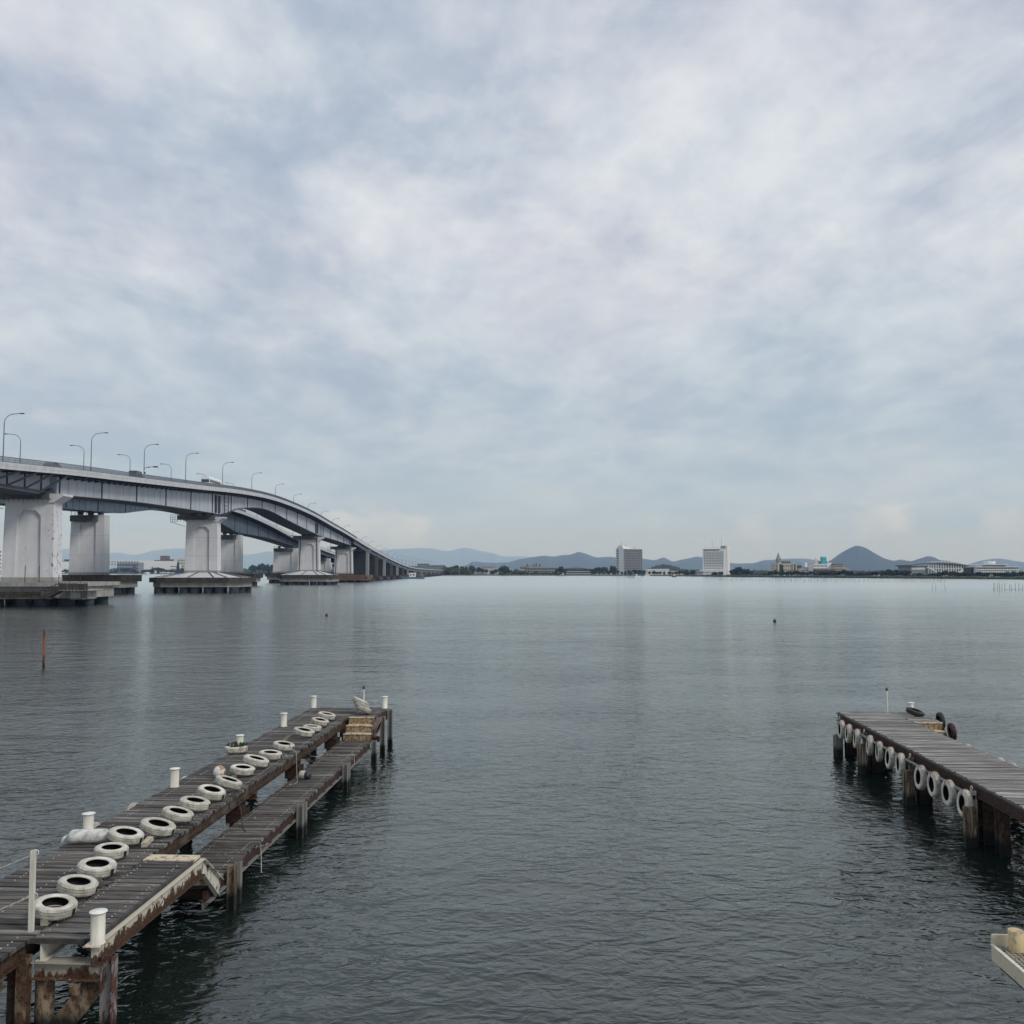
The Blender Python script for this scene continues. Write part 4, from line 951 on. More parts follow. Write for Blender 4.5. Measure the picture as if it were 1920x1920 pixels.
p = pier(near, 455, -97.5, 21.0, 6.3, capz=22.9, wid=10.4, pipes=True); footing(p, -97.5, 456, 13.2, 9.0, 1.6, 4.7, 1.5, 1.9, (7, 4), ch=3.4)
p = pier(near, 554, -98.4, 18.6, 4.8, capz=20.3, wid=10.6, pipes=True); footing(p, -98.4, 556, 14.5, 10, 1.2, 4.2, 2.2, False, (6, 3), 'rust_fender', ch=.6)
# far bridge piers
for i, (yc, zt, wid) in enumerate(((277, 22.9, 10.4), (421, 22.6, 10.2), (524, 19.2, 14.0), (624, 14.9, 13.0), (700, 11.8, 12.5))):
    xc = BX(yc, -122.8) if i < 2 else BX(yc, -121.6)
    p = pier(far, yc, xc, zt, 5.5, wid=wid, caplike='rail'); footing(p, xc+.4, yc, 11.4 if i < 2 else 9.4, 6.5, 1.8, 5.4, 1.9, False, (6, 3), ch=.3)
# wall piers wrapped in dark netting under the descending road
y = 606.0; k = 0
while y < 1330:
    zt = ZN(y)-3.7
    if zt < 4.3: break
    xc = BX(y, -94.8); mb = MB(); mb.box(xc-13.5, xc+5.6, y-1.5, y+1.5, 2.4, zt); p = mb.build('pier', M['netting'], near)
    mb = MB(); mb.box(xc+5.61, xc+7.3, y-1.7, y+1.7, 2.4, zt+.2); mb.build('end_pilaster', M['conc_dark'] if k % 2 else M['greywall'], p)
    mb = MB(); mb.box(xc-13.5, xc+8.2, y-1.9, y+1.9, zt+.25, zt+1.0); mb.build('crossbeam', M['greywall'], p)
    mb = MB(); mb.box(xc-15.5, xc+9.2, y-4.5, y+4.5, 1.2, 3.0); mb.build('footing', M['fender'] if k else M['rust_fender'], p)
    for q in (-13, -8, -3, 2, 7):
        mb = MB(); mb.lathe([(.9,-1.5),(.9,1.2)], (xc+q, y-3.2, 0), 8); mb.build('pile', M['pile'], p)
    y += 43 if y < 900 else 34; k += 1
while y < 1400:
    xc = BX(y, -94.8); mb = MB(); mb.box(xc-13, xc+7, y-.8, y+.8, -1, ZN(y)-3.4); mb.build('pier', M['conc_dark'], near); y += 26

# ---- street lamps on the bridges
def lamp_mesh():
    mb = MB(); pts = [(0,0,0),(0,0,5),(0,0,9.4)] + [(1.9-1.9*math.cos(a), 0, 9.4+1.9*math.sin(a)) for a in [i*math.pi/16 for i in range(1, 9)]] + [(2.6,0,11.38),(3.2,0,11.42)]
    mb.tube(pts, [.13,.12,.10]+[.075]*(len(pts)-3), 8)
    a = mb.mesh('pole', M['lamp'])
    mb = MB(); mb.lathe([(0,-.55),(.13,-.5),(.24,-.1),(.26,.2),(.16,.5),(0,.56)], (3.45,0,11.40), 10, M=Matrix.Diagonal((1,1,.5)) @ Matrix.Rotation(R(90), 3, 'Y'))
    return a, mb.mesh('lamp_head', M['dark_steel'])
LP, LH = lamp_mesh()
def lamp(x, y, z, left, label, group=None, s=1.0):
    o = bpy.data.objects.new('street_lamp', LP); COL.objects.link(o); o.location = (x, y, z); o.rotation_euler = (0, 0, math.pi if left else 0); o.scale = (s, s, s)
    tag(o, label, 'street lamp', group); h = bpy.data.objects.new('lamp_head', LH); COL.objects.link(h); h.parent = o; return o
ln = [187, 227, 260.7, 295, 334, 373, 412, 448, 482, 517, 552, 590, 628] + [628+38*i for i in range(1, 19)]
lb = ['tallest street lamp at the left edge of the photo, arm reaching right', 'tall right-armed street lamp between the first and second near piers, left one', 'right-armed street lamp that also carries the traffic camera arm', 'right-armed street lamp just left of the bus', 'right-armed street lamp just right of the bus', 'second right-armed street lamp to the right of the bus', 'third right-armed street lamp to the right of the bus', 'fourth right-armed street lamp to the right of the bus', 'lamp whose head stands before the left end of the small white cloud', 'lamp whose head stands before the middle of the small white cloud', 'lamp whose head stands before the right end of the small white cloud', 'first lamp right of the small white cloud, above the last pale pier', 'second lamp right of the small white cloud, above the dark netted pier']
gfar = 'tiny lamps on the descending end of the near bridge'
for i, y in enumerate(ln):
    o = lamp(BX(y, -88-13.6+.35), y, ZN(y)-.3, False, lb[i] if i < len(lb) else (f'{ORD[i-len(lb)]} tiny right-armed lamp downhill of the dark netted pier on the near bridge' if i < len(lb)+9 else 'one of the tiniest lamps at the low far end of the near bridge'), 'street lamps of the near bridge' if i < len(lb)+9 else gfar)
    if i == 2:
        mb = MB(); mb.tube([(0,0,4.2),(.3,0,4.9),(1.2,0,5.1),(3.0,0,5.12)], .07, 6); mb.box(1.2,1.4,-.1,.1,4.75,5.05); mb.box(2.6,3.8,-.2,.2,4.95,5.3); mb.box(.1,.4,-.15,.15,3.2,3.7)
        c = mb.build('traffic_camera', M['dark_steel'], None); c.parent = o
lf = [223, 257, 289, 325, 364, 402, 440, 478, 516, 554] + [592+38*i for i in range(19)]
lb = ['left-armed lamp beside the tallest lamp at the left edge', 'left-armed lamp just left of the second tall right-armed lamp', 'left-armed lamp between the second tall lamp and the camera lamp', 'left-armed lamp just right of the traffic camera arm', 'low left-armed lamp just left of the bus roof', 'low left-armed lamp just right of the bus']
for i, y in enumerate(lf):
    lamp(BX(y, -116-.35), y, ZF(y)-.3, True, lb[i] if i < len(lb) else (f'{ORD[i-len(lb)]} small lamp beyond the bus on the farther bridge' if i < len(lb)+9 else 'one of the tiniest lamps at the low far end of the farther bridge'), 'street lamps of the farther bridge' if i < len(lb)+9 else 'tiny lamps at the low end of the farther bridge')

# ---- vehicles on the near bridge
def bus(x, y, z):
    t = thing('bus', 'white roofed coach driving over the top of the near bridge', 'bus', (x, y, z))
    mb = MB(); w_, L, h = 2.6, 12.0, 3.45
    sec = [(-w_/2, .35), (-w_/2, 2.85), (-w_/2+.15, 3.2), (-w_/2+.45, h), (w_/2-.45, h), (w_/2-.15, 3.2), (w_/2, 2.85), (w_/2, .35)]
    mb.prism([(x+a, z+b) for a, b in sec], y, y+L); mb.build('body', M['bus_white'], t)
    mb = MB(); mb.box(x-w_/2+.15, x+w_/2-.15, y-.05, y-.001, z+1.7, z+2.6); mb.build('rear_window', M['glass'], t)
    for k in range(6):
        mb = MB(); mb.box(x+w_/2+.001, x+w_/2+.04, y+.35+1.75*k, y+1.95+1.75*k, z+1.75, z+2.55); mb.build('side_window', M['glass'], t)
    mb = MB(); mb.box(x-.9, x+.7, y+2.5, y+5, z+h-.01, z+h+.22); mb.build('roof_unit', M['bus_white'], t)
    for yy in (1.8, 8.4):
        for s in (-1, 1):
            mb = MB(); mb.lathe([(0,-.14),(.45,-.14),(.48,0),(.45,.14),(0,.14)], (x+s*(w_/2-.12), y+yy, z+.48), 16, M=Matrix.Rotation(R(90), 3, 'Y')); mb.build('wheel', M['rubber'], t)
def car(x, y, z, m, label, van=False):
    t = thing('car', label, 'van' if van else 'car', (x, y, z)); L, w_ = 4.4, 1.75; h = 1.9 if van else 1.48
    mb = MB(); sec = ([(0,.3),(0,1.75),(.3,h),(3.5,h),(4.0,1.1),(4.4,.9),(4.4,.3)] if van else [(0,.3),(0,.95),(.55,1.0),(1.1,h-.04),(1.6,h),(2.7,h-.02),(3.35,1.0),(4.3,.85),(4.4,.3)])
    mb.prism([(y+a, z+b) for a, b in sec], x-w_/2, x+w_/2, axis='x'); mb.build('body', m, t)
    mb = MB(); mb.prism([(y+a, z+b) for a, b in ([(.4,1.15),(.45,h-.15),(3.3,h-.15),(3.8,1.15)] if van else [(.75,1.03),(1.2,h-.12),(2.6,h-.12),(3.15,1.03)])], x-w_/2-.01, x+w_/2+.01, axis='x'); mb.build('side_window', M['glass'], t)
    for yy in (.85, 3.5):
        for s in (-1, 1):
            mb = MB(); mb.lathe([(0,-.1),(.3,-.1),(.32,0),(.3,.1),(0,.1)], (x+s*(w_/2-.08), y+yy, z+.32), 14, M=Matrix.Rotation(R(90), 3, 'Y')); mb.build('wheel', M['rubber'], t)
bus(BX(286, -92.2), 286, ZN(290)-.30)
car(BX(184, -91.0), 184, ZN(186)-.22, M['greywall'], 'grey car glimpsed through the railing near the left edge of the near bridge')
car(BX(227, -91.2), 227, ZN(229)-.02, M['car_dark'], 'dark boxy van on the near bridge left of the traffic camera lamp', True)

# ================================================================== far shore
def boxat(mb, px0, px1, py0, py1, D, depth, mi=0, rot=0.0, zb=None):
    x0, x1 = WX(px0, D), WX(px1, D); z1 = WZ(py0, D); z0 = zb if zb is not None else WZ(py1, D)
    mb.box(x0, x1, D, D+depth, max(z0, .8), z1, mi)
def bld(name, label, px0, px1, py0, py1, D, depth, wall, cat='building', windows=None, roof=None, group=None, zb=1.0, roofm='roof_grey'):
    """plain block with real panes (rows, cols) set into the side that faces the lake"""
    x0, x1 = WX(px0, D), WX(px1, D); z1 = WZ(py0, D)
    t = thing(name, label, cat, ((x0+x1)/2, D, zb), 0, group)
    mb = MB(); mb.box(x0, x1, D, D+depth, zb, z1); mb.build('wall', M[wall], t)
    if windows:
        r, c, fw, fh = windows; cw = (x1-x0)/c; rh = (z1-zb)/(r+.15)
        for j in range(r):
            mb = MB()
            for i in range(c):
                cx = x0+cw*(i+.5); cz = z1-rh*(j+.62); mb.box(cx-cw*fw/2, cx+cw*fw/2, D-.12, D-.001, cz-rh*fh/2, cz+rh*fh/2)
            mb.build('window_row', M['glass'], t)['kind'] = 'stuff'
    if roof:
        mb = MB(); e = roof[1] if len(roof) > 1 else .6
        if roof[0] == 'flat': mb.box(x0-e, x1+e, D-e, D+depth+e, z1+.01, z1+.7)
        elif roof[0] == 'gable': mb.prism([(D-e, z1+.01), (D+depth+e, z1+.01), (D+depth/2, z1+roof[2])], x0-e, x1+e, axis='x')
        elif roof[0] == 'hip':
            d = depth/2; mb.add([(x0-e,D-e,z1),(x1+e,D-e,z1),(x1+e,D+depth+e,z1),(x0-e,D+depth+e,z1),(x0+min(d,(x1-x0)*.3),D+d,z1+roof[2]),(x1-min(d,(x1-x0)*.3),D+d,z1+roof[2])],[(0,1,5,4),(2,3,4,5),(1,2,5),(3,0,4),(3,2,1,0)])
        mb.build('roof', M[roofm], t)
    return t
D2 = 2120
# factories seen between the piers
bld('apartment_block', 'blue white block cut by the left edge of the photo', -14, 5, 1030, 1074, D2, 40, 'white', windows=(6, 4, .9, .4))
bld('warehouse', 'long cream factory left of the second pier', 60, 152, 1052.5, 1074, D2, 90, 'white', roof=('flat', .5), roofm='roof_grey')
bld('warehouse', 'row of dark roof units on the cream factory left of the second pier', 123, 151, 1048.8, 1053, D2+30, 20, 'darkwall', zb=WZ(1053, D2+30), cat='roof plant')
bld('warehouse', 'low white factory hall right of the second pier, running to the third', 262, 352, 1052, 1074, D2+30, 120, 'white')
bld('warehouse', 'long pale factory roof behind the grey office block', 205, 300, 1051, 1060, D2+200, 60, 'white', windows=(2, 18, .6, .5), zb=WZ(1060, D2+200))
t = bld('office_block', 'grey office block with dark window bands on the left shore', 222, 262, 1055.5, 1074, D2-60, 30, 'greywall', windows=(3, 9, .8, .5), roof=('flat', .4))
mb = MB(); x0, x1 = WX(248, D2-60), WX(262, D2-60); mb.box(x0+4, x1-5, D2-60.4, D2-60.01, 6, 20); mb.build('entrance_recess', M['darkwall'], t)
t = bld('plant_tower', 'red brown square tower on the factory roof', 302.5, 316, 1042, 1053, D2+60, 16, 'brown', zb=WZ(1053, D2+60), cat='building')
bld('roof_tank', 'low brown drum house beside the red brown factory tower', 315, 325, 1048.5, 1053, D2+60, 12, 'brown', zb=WZ(1053, D2+60), cat='building')
bld('roof_duct', 'thin dark duct left of the red brown factory tower', 291, 303, 1050, 1052.2, D2+60, 8, 'roof_grey', zb=WZ(1052.4, D2+60), cat='building')
bld('office_block', 'cream rounded block with small top windows beside the third pier', 335, 352, 1047.5, 1074, D2-30, 40, 'beige', windows=(5, 6, .5, .35))
bld('apartment_block', 'white flats behind the cypress tree left of the third pier', 322, 336, 1059, 1073, D2-60, 20, 'white', windows=(3, 4, .7, .4))

DB = 1500
bld('apartment_block', 'grey multi-storey block above the end of the bridges', 783, 803, 1056.5, 1072, DB+120, 30, 'greywall', windows=(5, 8, .6, .55))
bld('apartment_block', 'long low grey building where the bridges land', 803, 833, 1060.5, 1072, DB+90, 30, 'greywall', windows=(4, 10, .7, .5), roof=('flat', .5))
bld('apartment_block', 'small pale block just left of the grey one at the bridge end', 764, 783, 1061, 1073, DB+160, 20, 'greywall', windows=(3, 7, .6, .5))
bld('house', 'low house with long tiled roof left of the white villas', 888, 912, 1069, 1077, DB, 12, 'greywall', roof=('gable', 1, 2.2), roofm='roof_grey')
bld('house', 'white villa facing the lake, left one', 911, 922, 1069.5, 1077.5, DB-20, 10, 'white', windows=(2, 4, .6, .5), roof=('hip', .8, 1.8), roofm='roof_tan')
bld('house', 'white villa facing the lake, right one', 921, 934, 1067.5, 1077.5, DB+10, 12, 'white', windows=(2, 5, .6, .5), roof=('hip', .8, 1.6), roofm='roof_tan')
bld('house', 'cream house behind the two white villas', 905, 928, 1064.5, 1072, DB+60, 14, 'beige', roof=('gable', .6, 2), roofm='roof_grey')
# terraced inn with tan roof
t = bld('hotel', 'three storey dark inn with tan stepped roof and balconies', 989, 1046, 1065.3, 1078.5, DB-60, 22, 'darkwall', roof=('flat', 1.2), roofm='roof_tan')
zt, zb_ = WZ(1065.3, DB-60), 1.0; x0, x1 = WX(989, DB-60), WX(1046, DB-60)
for k in range(3):
    z = zb_+(zt-zb_)*k/3; mb = MB(); mb.box(x0-.5, x1+1.5-(.5*k), DB-62.6, DB-60.01, z-.2, z+.55); mb.build('balcony', M['beige'] if k == 2 else M['greywall'], t)
for k in range(15):
    mb = MB(); x = x0+(x1-x0)*k/14; mb.box(x-.25, x+.25, DB-62.4, DB-60.02, zb_, zt-.3); mb.build('balcony_wall', M['beige'], t)
for k in range(3):
    mb = MB(); z = zb_+(zt-zb_)*(k+.55)/3; mb.box(x0+.6, x1-.6, DB-60.3, DB-60.02, z-.9, z+.9); mb.build('window_band', M['glass'], t)
bld('hotel_wing', 'tan roofed left wing of the dark stepped inn', 975, 990, 1063.4, 1078, DB-50, 18, 'beige', windows=(3, 4, .7, .5), roof=('flat', 1), roofm='roof_tan', cat='building')
bld('hotel_wing', 'raised tan roof block behind the dark stepped inn', 986, 1013, 1061.8, 1070, DB-30, 14, 'beige', windows=(1, 9, .6, .5), roof=('flat', .8), roofm='roof_tan', cat='building')
# clubhouse with curved roof
Dc = DB-70; t = bld('clubhouse', 'wide glass fronted clubhouse under a curved grey roof', 1062, 1107, 1067.5, 1078.6, Dc, 24, 'darkwall')
x0, x1 = WX(1060, Dc), WX(1108, Dc); zr = WZ(1067.3, Dc)
prof = [(x0, zr-1.0)]+[(x0+(x1-x0)*i/14, zr+3.0*math.sin(math.pi*min(1, (i/14)*.93+.07))**.8*(1-.45*i/14)) for i in range(15)]+[(x1, zr-.6), (x0+(x1-x0)*.5, zr+.6)]
mb = MB(); mb.prism(prof, Dc-3, Dc+25); mb.build('curved_roof', M['roof_grey'], t)
for z in (WZ(1071.6, Dc), WZ(1075.6, Dc)): mb = MB(); mb.box(x0+1, x1-1, Dc-2.2, Dc-.02, z-.35, z+.25); mb.build('balcony', M['white'], t)
for k in range(12): mb = MB(); x = x0+2+(x1-x0-4)*k/11; mb.box(x-.2, x+.2, Dc-2.0, Dc-.03, 1, zr); mb.build('column', M['greywall'], t)
mb = MB(); mb.box(x0+2, x1-2, Dc-.5, Dc-.02, 4, WZ(1069, Dc)); mb.build('glazing', M['glass'], t)

# tall grid fronted hotel (turned so its end shows at left)
def frame(cx, cy, a):
    ca, sa = math.cos(a), math.sin(a)
    return lambda x, y, z: (cx+x*ca-y*sa, cy+x*sa+y*ca, z)
def fbox(mb, F, x0, x1, y0, y1, z0, z1, mi=0):
    P = [(x0,y0,z0),(x1,y0,z0),(x1,y1,z0),(x0,y1,z0),(x0,y0,z1),(x1,y0,z1),(x1,y1,z1),(x0,y1,z1)]
    mb.add([F(*p) for p in P], [(0,3,2,1),(4,5,6,7),(0,1,5,4),(1,2,6,5),(2,3,7,6),(3,0,4,7)], mi)
Dh = 1440; zt = WZ(1029.8, Dh); xc = WX(1171.5, Dh)
t = thing('hotel', 'tall grey hotel with a grid of dark balconies and rooftop masts', 'building', (xc, Dh, 1.0)); F = frame(xc, Dh, R(33))
Wd, Dp = 33.0, 21.0
mb = MB(); fbox(mb, F, 0, Wd, 0, Dp, 1, zt); mb.build('wall', M['darkwall'], t)
n_f = 15
mb = MB()
for k in range(n_f+1): z = 1+(zt-1)*k/n_f; fbox(mb, F, -.2, Wd+.2, -1.3, -.01, z-.32, z+.50)
mb.build('balcony_row', M['hotel_grey'], t)['kind'] = 'stuff'
mb = MB()
for k in range(12): x = Wd*k/11; fbox(mb, F, x-.17, x+.17, -1.25, -.02, 1, zt+.1)
mb.build('balcony_fin', M['hotel_grey'], t)['kind'] = 'stuff'
mb = MB(); fbox(mb, F, -.65, -.01, 3.2, 14.6, 1, zt+.8); mb.build('end_wall', M['white'], t)
mb = MB(); 
for k in range(n_f): z = 1+(zt-1)*(k+.0)/n_f; fbox(mb, F, -1.4, -.012, 15.0, 20.8, z-.2, z+.95); fbox(mb, F, -1.2, -.012, .1, 2.9, z-.2, z+.9)
mb.build('end_balcony', M['white'], t)['kind'] = 'stuff'
mb = MB(); fbox(mb, F, -.6, 12, 4, 20, zt+.05, zt+3.2); fbox(mb, F, -.4, 5, 6, 16, zt+3.2, zt+6.0); mb.build('roof_house', M['white'], t)
mb = MB(); fbox(mb, F, -.2, Wd+.2, -1.2, Dp, zt+.10, zt+1.0); mb.build('parapet', M['white'], t)
for x, h in ((1.5, 11), (3.6, 6.5), (9, 8), (16, 3), (29, 6.5), (25, 4)):
    mb = MB(); q = F(x, 10, 0); mb.bar((q[0], q[1], zt+.5), (q[0], q[1], zt+h), .35); mb.build('mast', M['roof_grey'], t)
# tall white hotel
Dw = 1155; zt = WZ(1028.6, Dw); xc = WX(1357.0, Dw)
t = thing('hotel', 'tall bright white hotel with rows of small dark windows', 'building', (xc, Dw, 1.0)); F = frame(xc, Dw, R(-22))
Wd, Dp = 26.5, 25.0
mb = MB(); fbox(mb, F, -Wd, 0, 0, Dp, 1, zt); mb.build('wall', M['white'], t)
for k in range(11):
    z = WZ(1066, Dw)+(WZ(1035.0, Dw)-WZ(1066, Dw))*k/10
    mb = MB()
    for i in range(12): x = -Wd+1.2+(Wd-2.6)*(i+.5)/12; fbox(mb, F, x-.62, x+.62, -.10, -.01, z-.40, z+.45)
    mb.build('window_row', M['glass'], t)['kind'] = 'stuff'
    mb = MB(); fbox(mb, F, -Wd-.1, -.6, -.22, -.02, z-.72, z-.58); mb.build('sill', M['white'], t)
mb = MB(); fbox(mb, F, -Wd+1.2, -6.0, -.12, -.01, zt-2.3, zt-.9); mb.build('top_window_band', M['glass'], t)
mb = MB(); fbox(mb, F, -Wd+1.0, -8, 3, 12, zt+.02, zt+2.4); mb.build('roof_house', M['white'], t)
mb = MB(); fbox(mb, F, -4.6, .6, 1, 14, zt+.02, zt+3.4); mb.build('roof_house', M['greywall'], t)
mb = MB(); fbox(mb, F, -.02, 3.0, 5.0, 15.5, 1, zt+3.9); mb.build('stair_tower', M['white'], t)
mb = MB(); fbox(mb, F, .02, .3, 16.6, 19.6, 3, zt-1); mb.build('dark_slot', M['darkwall'], t)
mb = MB()
for k in range(14): z = 4+(zt-7)*k/13; fbox(mb, F, .01, .12, 2.0, 2.9, z, z+1)
mb.build('end_window', M['glass'], t)['kind'] = 'stuff'
mb = MB(); fbox(mb, F, .01, 2.4, 20.6, Dp+2, 1, zt-.6); mb.build('end_bay', M['white'], t)
mb = MB(); fbox(mb, F, -Wd-3.5, 1.2, -7, -.4, 1, 7.6); pd = mb.build('podium', M['white'], t)
mb = MB()
for i in range(9): fbox(mb, F, -Wd-2+3.0*i, -Wd-.4+3.0*i, -7.15, -7.01, 4.6, 5.5)
fbox(mb, F, -15, -7, -7.15, -7.01, 1.2, 3.4); mb.build('podium_window', M['glass'], pd)
for x, h in ((-16, 11.5), (-4.5, 14.5)):
    mb = MB(); q = F(x, 8, 0); mb.bar((q[0], q[1], zt+.5), (q[0], q[1], zt+h), .18); mb.build('mast', M['roof_grey'], t)
# white low blocks between the hotels
bld('apartment_block', 'white three storey waterfront building right of the grid hotel, larger part', 1212, 1228, 1067, 1079, 1330, 18, 'white', windows=(3, 5, .45, .4))
bld('apartment_block', 'long white waterfront building with blue tinted windows', 1228, 1254, 1066.8, 1079, 1345, 18, 'white', windows=(3, 9, .5, .4))
bld('house', 'low cream annexe right of the long white waterfront building', 1255, 1268, 1070.5, 1079.5, 1290, 14, 'beige', windows=(2, 4, .6, .4))
bld('shop', 'low grey building at the foot of the grid hotel', 1203, 1213, 1070, 1079.5, 1350, 12, 'greywall', windows=(2, 4, .6, .4))
bld('house', 'small grey roofed house left of the white hotel podium', 1305, 1316, 1073, 1080, 1130, 10, 'greywall', roof=('gable', .6, 1.4), roofm='roof_grey')
bld('boathouse', 'long low grey shed among trees right of the white hotel', 1405, 1431, 1072.5, 1079, 1040, 14, 'greywall', windows=(1, 10, .8, .5), roof=('flat', .8))
# turreted beige hotel
Dt = 1010; t = bld('hotel', 'beige turreted building with grey pinnacled tower and gabled fronts', 1452, 1491, 1056.5, 1072, Dt, 18, 'beige', windows=(3, 12, .35, .5), zb=1)
for a, b, py in ((1456, 1465, 1053.5), (1484, 1491.5, 1053.5)):
    mb = MB(); xa_, xb_ = WX(a, Dt), WX(b, Dt); z0 = WZ(1056.6, Dt); mb.prism([(xa_, 1), (xb_, 1), (xb_, z0), ((xa_+xb_)/2, WZ(py, Dt)), (xa_, z0)], Dt-1.2, Dt-.01); g_ = mb.build('gabled_front', M['beige'], t)
    mb = MB(); xm = (xa_+xb_)/2; mb.box(xm-.8, xm+.8, Dt-1.32, Dt-1.21, 6, z0-.5); mb.build('arched_window', M['glass'], g_)
mb = MB(); xa_, xb_ = WX(1460, Dt), WX(1466, Dt); mb.box(xa_, xb_, Dt-1.5, Dt-1.33, 6, WZ(1058.5, Dt)); mb.build('blue_glass_front', M['navy'], t)
mb = MB(); mb.box(WX(1466, Dt), WX(1481, Dt), Dt+1, Dt+17, WZ(1056.4, Dt), WZ(1052.5, Dt)); mb.build('mansard_roof', M['roof_grey'], t)
mb = MB(); x = WX(1459.8, Dt); mb.lathe([(3.0, WZ(1056.5, Dt)), (2.7, WZ(1049, Dt)), (2.9, WZ(1048.6, Dt)), (2.2, WZ(1046, Dt)), (1.3, WZ(1043, Dt)), (1.4, WZ(1041.5, Dt)), (1.0, WZ(1040.5, Dt)), (.9, WZ(1039, Dt)), (.15, WZ(1036, Dt)), (0, WZ(1034.8, Dt))], (x, Dt+4, 0), 10, sm=False); tw = mb.build('tower', M['greywall'], t)
for k in range(4):
    mb = MB(); a = k*math.pi/2+.5; mb.lathe([(.5,0),(.5,1.6),(.0,3.2)], (x+2.3*math.cos(a), Dt+4+2.3*math.sin(a), WZ(1049, Dt)), 6); mb.build('pinnacle', M['greywall'], tw)
bld('house', 'dark block with flat roof right of the turreted building', 1491, 1501, 1060, 1072, Dt+20, 14, 'darkwall', windows=(2, 4, .6, .4))
mb = MB(); x = WX(1507.6, Dt+30); mb.lathe([(2.3, 1), (2.3, WZ(1055, Dt+30)), (0, WZ(1054.7, Dt+30))], (x, Dt+30, 0), 18, sm=False); top(mb, 'water_tank', M['white'], 'short white cylindrical tank between the turreted and the turquoise roofed buildings', 'tank', (x, Dt+30, 1))
bld('house', 'low white house below the white cylindrical tank', 1500, 1522, 1065.5, 1074, Dt, 12, 'white', windows=(2, 8, .5, .4), roof=('hip', .5, 1.2))
t = bld('hotel', 'white hotel with domed penthouse and bright turquoise roof tower', 1524, 1549, 1057.5, 1074, Dt-20, 18, 'white', windows=(4, 10, .5, .5))
mb = MB(); x = WX(1533, Dt-20); mb.lathe([(3.4, WZ(1057.6, Dt-20)), (3.3, WZ(1054, Dt-20)), (2.4, WZ(1050.5, Dt-20)), (.8, WZ(1047.5, Dt-20)), (.5, WZ(1046, Dt-20)), (0, WZ(1045, Dt-20))], (x, Dt-12, 0), 14); mb.build('dome', M['beige'], t)
mb = MB(); mb.box(WX(1540, Dt-20), WX(1550, Dt-20), Dt-19, Dt-9, WZ(1057.5, Dt-20), WZ(1052, Dt-20)); mb.box(WX(1541.5, Dt-20), WX(1549, Dt-20), Dt-18, Dt-11, WZ(1052, Dt-20), WZ(1046, Dt-20)); mb.prism([(Dt-18.5, WZ(1046, Dt-20)), (Dt-10.5, WZ(1046, Dt-20)), (Dt-14, WZ(1043, Dt-20))], WX(1541, Dt-20), WX(1549.5, Dt-20), axis='x'); mb.build('turquoise_tower', M['teal'], t)
mb = MB(); mb.box(WX(1549, Dt-20), WX(1557, Dt-20), Dt-20, Dt-6, 1, WZ(1055, Dt-20)); mb.build('side_wing', M['white'], t)
bld('house', 'pink grey block below the turquoise roofed hotel', 1528, 1562, 1067.5, 1076, Dt-55, 10, 'brown', windows=(2, 12, .5, .4))
bld('house', 'brown topped building right of the turquoise roofed hotel', 1563, 1577, 1059, 1076, Dt-30, 12, 'beige', windows=(4, 5, .7, .45), roof=('flat', .5), roofm='brown')
bld('house', 'beige low house with tan roof right of the brown topped building', 1576, 1590, 1066, 1077, Dt-50, 12, 'beige', windows=(2, 5, .5, .4), roof=('hip', .5, 1.3), roofm='roof_tan')
bld('house', 'small white house half hidden by shore trees', 1583, 1594, 1071, 1079, Dt-75, 8, 'white', windows=(2, 3, .5, .4), roof=('gable', .4, 1.0))
bld('shed', 'white low roof among the trees before the conical mountain', 1631, 1646, 1074, 1082, 905, 10, 'white', roof=('flat', .3))
bld('shed', 'long pale wall left of the arena', 1636, 1668, 1071, 1081, 925, 10, 'greywall', windows=(1, 12, .6, .4))
mb = MB(); xa_, xb_ = WX(1594, 910), WX(1632, 910); pr_ = [(xa_+(xb_-xa_)*i/12, WZ(1075.5, 910)+2.6*math.sin(math.pi*i/12)) for i in range(13)]+[(xb_, 1), (xa_, 1)]
mb.prism(pr_, 910, 930); top(mb, 'hall', M['darkwall'], 'low dark hall with arched roof left of the arena', 'building', ((xa_+xb_)/2, 910, 1))
# arena
Da = 885; xa_, xb_ = WX(1702, Da), WX(1811, Da); Lx = xb_-xa_
t = thing('arena', 'large grey sports arena with long ribbed curved roof and slanting white stairs', 'building', ((xa_+xb_)/2, Da, 1.0))
mb = MB(); mb.box(xa_+1.8, xb_-2.5, Da, Da+30, 1, WZ(1061.5, Da)); mb.build('wall', M['greywall'], t)
def ry(u): return WZ(1062, Da)+ (WZ(1054.5, Da)-WZ(1062, Da))*math.sin(math.pi*min(max(u*.92+.06, 0), 1))**.55
def slab(u0, u1, dz, ya, yb, nm, m_, lift=0.0):
    n = 18; us = [u0+(u1-u0)*i/n for i in range(n+1)]; pr_ = [(xa_+Lx*u, ry(u)+lift) for u in us]+[(xa_+Lx*u, ry(u)+lift-dz) for u in us[::-1]]
    mb = MB(); mb.prism(pr_, ya, yb); return mb.build(nm, m_, t)
slab(0, 1, 1.3, Da-2.5, Da+32, 'roof', M['roof_grey'])
for k in range(9):
    u = .36+.055*k; mb = MB(); x = xa_+Lx*u; mb.box(x, x+Lx*.028, Da-2.6, Da+8, ry(u)+.05, ry(u)+.9); mb.build('roof_light', M['white'], t)
for k in range(7):
    u = .06+.04*k; mb = MB(); x = xa_+Lx*u; mb.bar((x, Da-2.7, ry(u)-1.1), (x+2.0, Da+5, ry(u)+.35), .3); mb.build('roof_rib', M['white'], t)
for k in range(15):
    u = .32+.043*k; mb = MB(); x = xa_+Lx*u; mb.box(x-.3, x+.3, Da-1.6, Da-.02, 1, ry(u)-1.4); mb.build('column', M['white'], t)
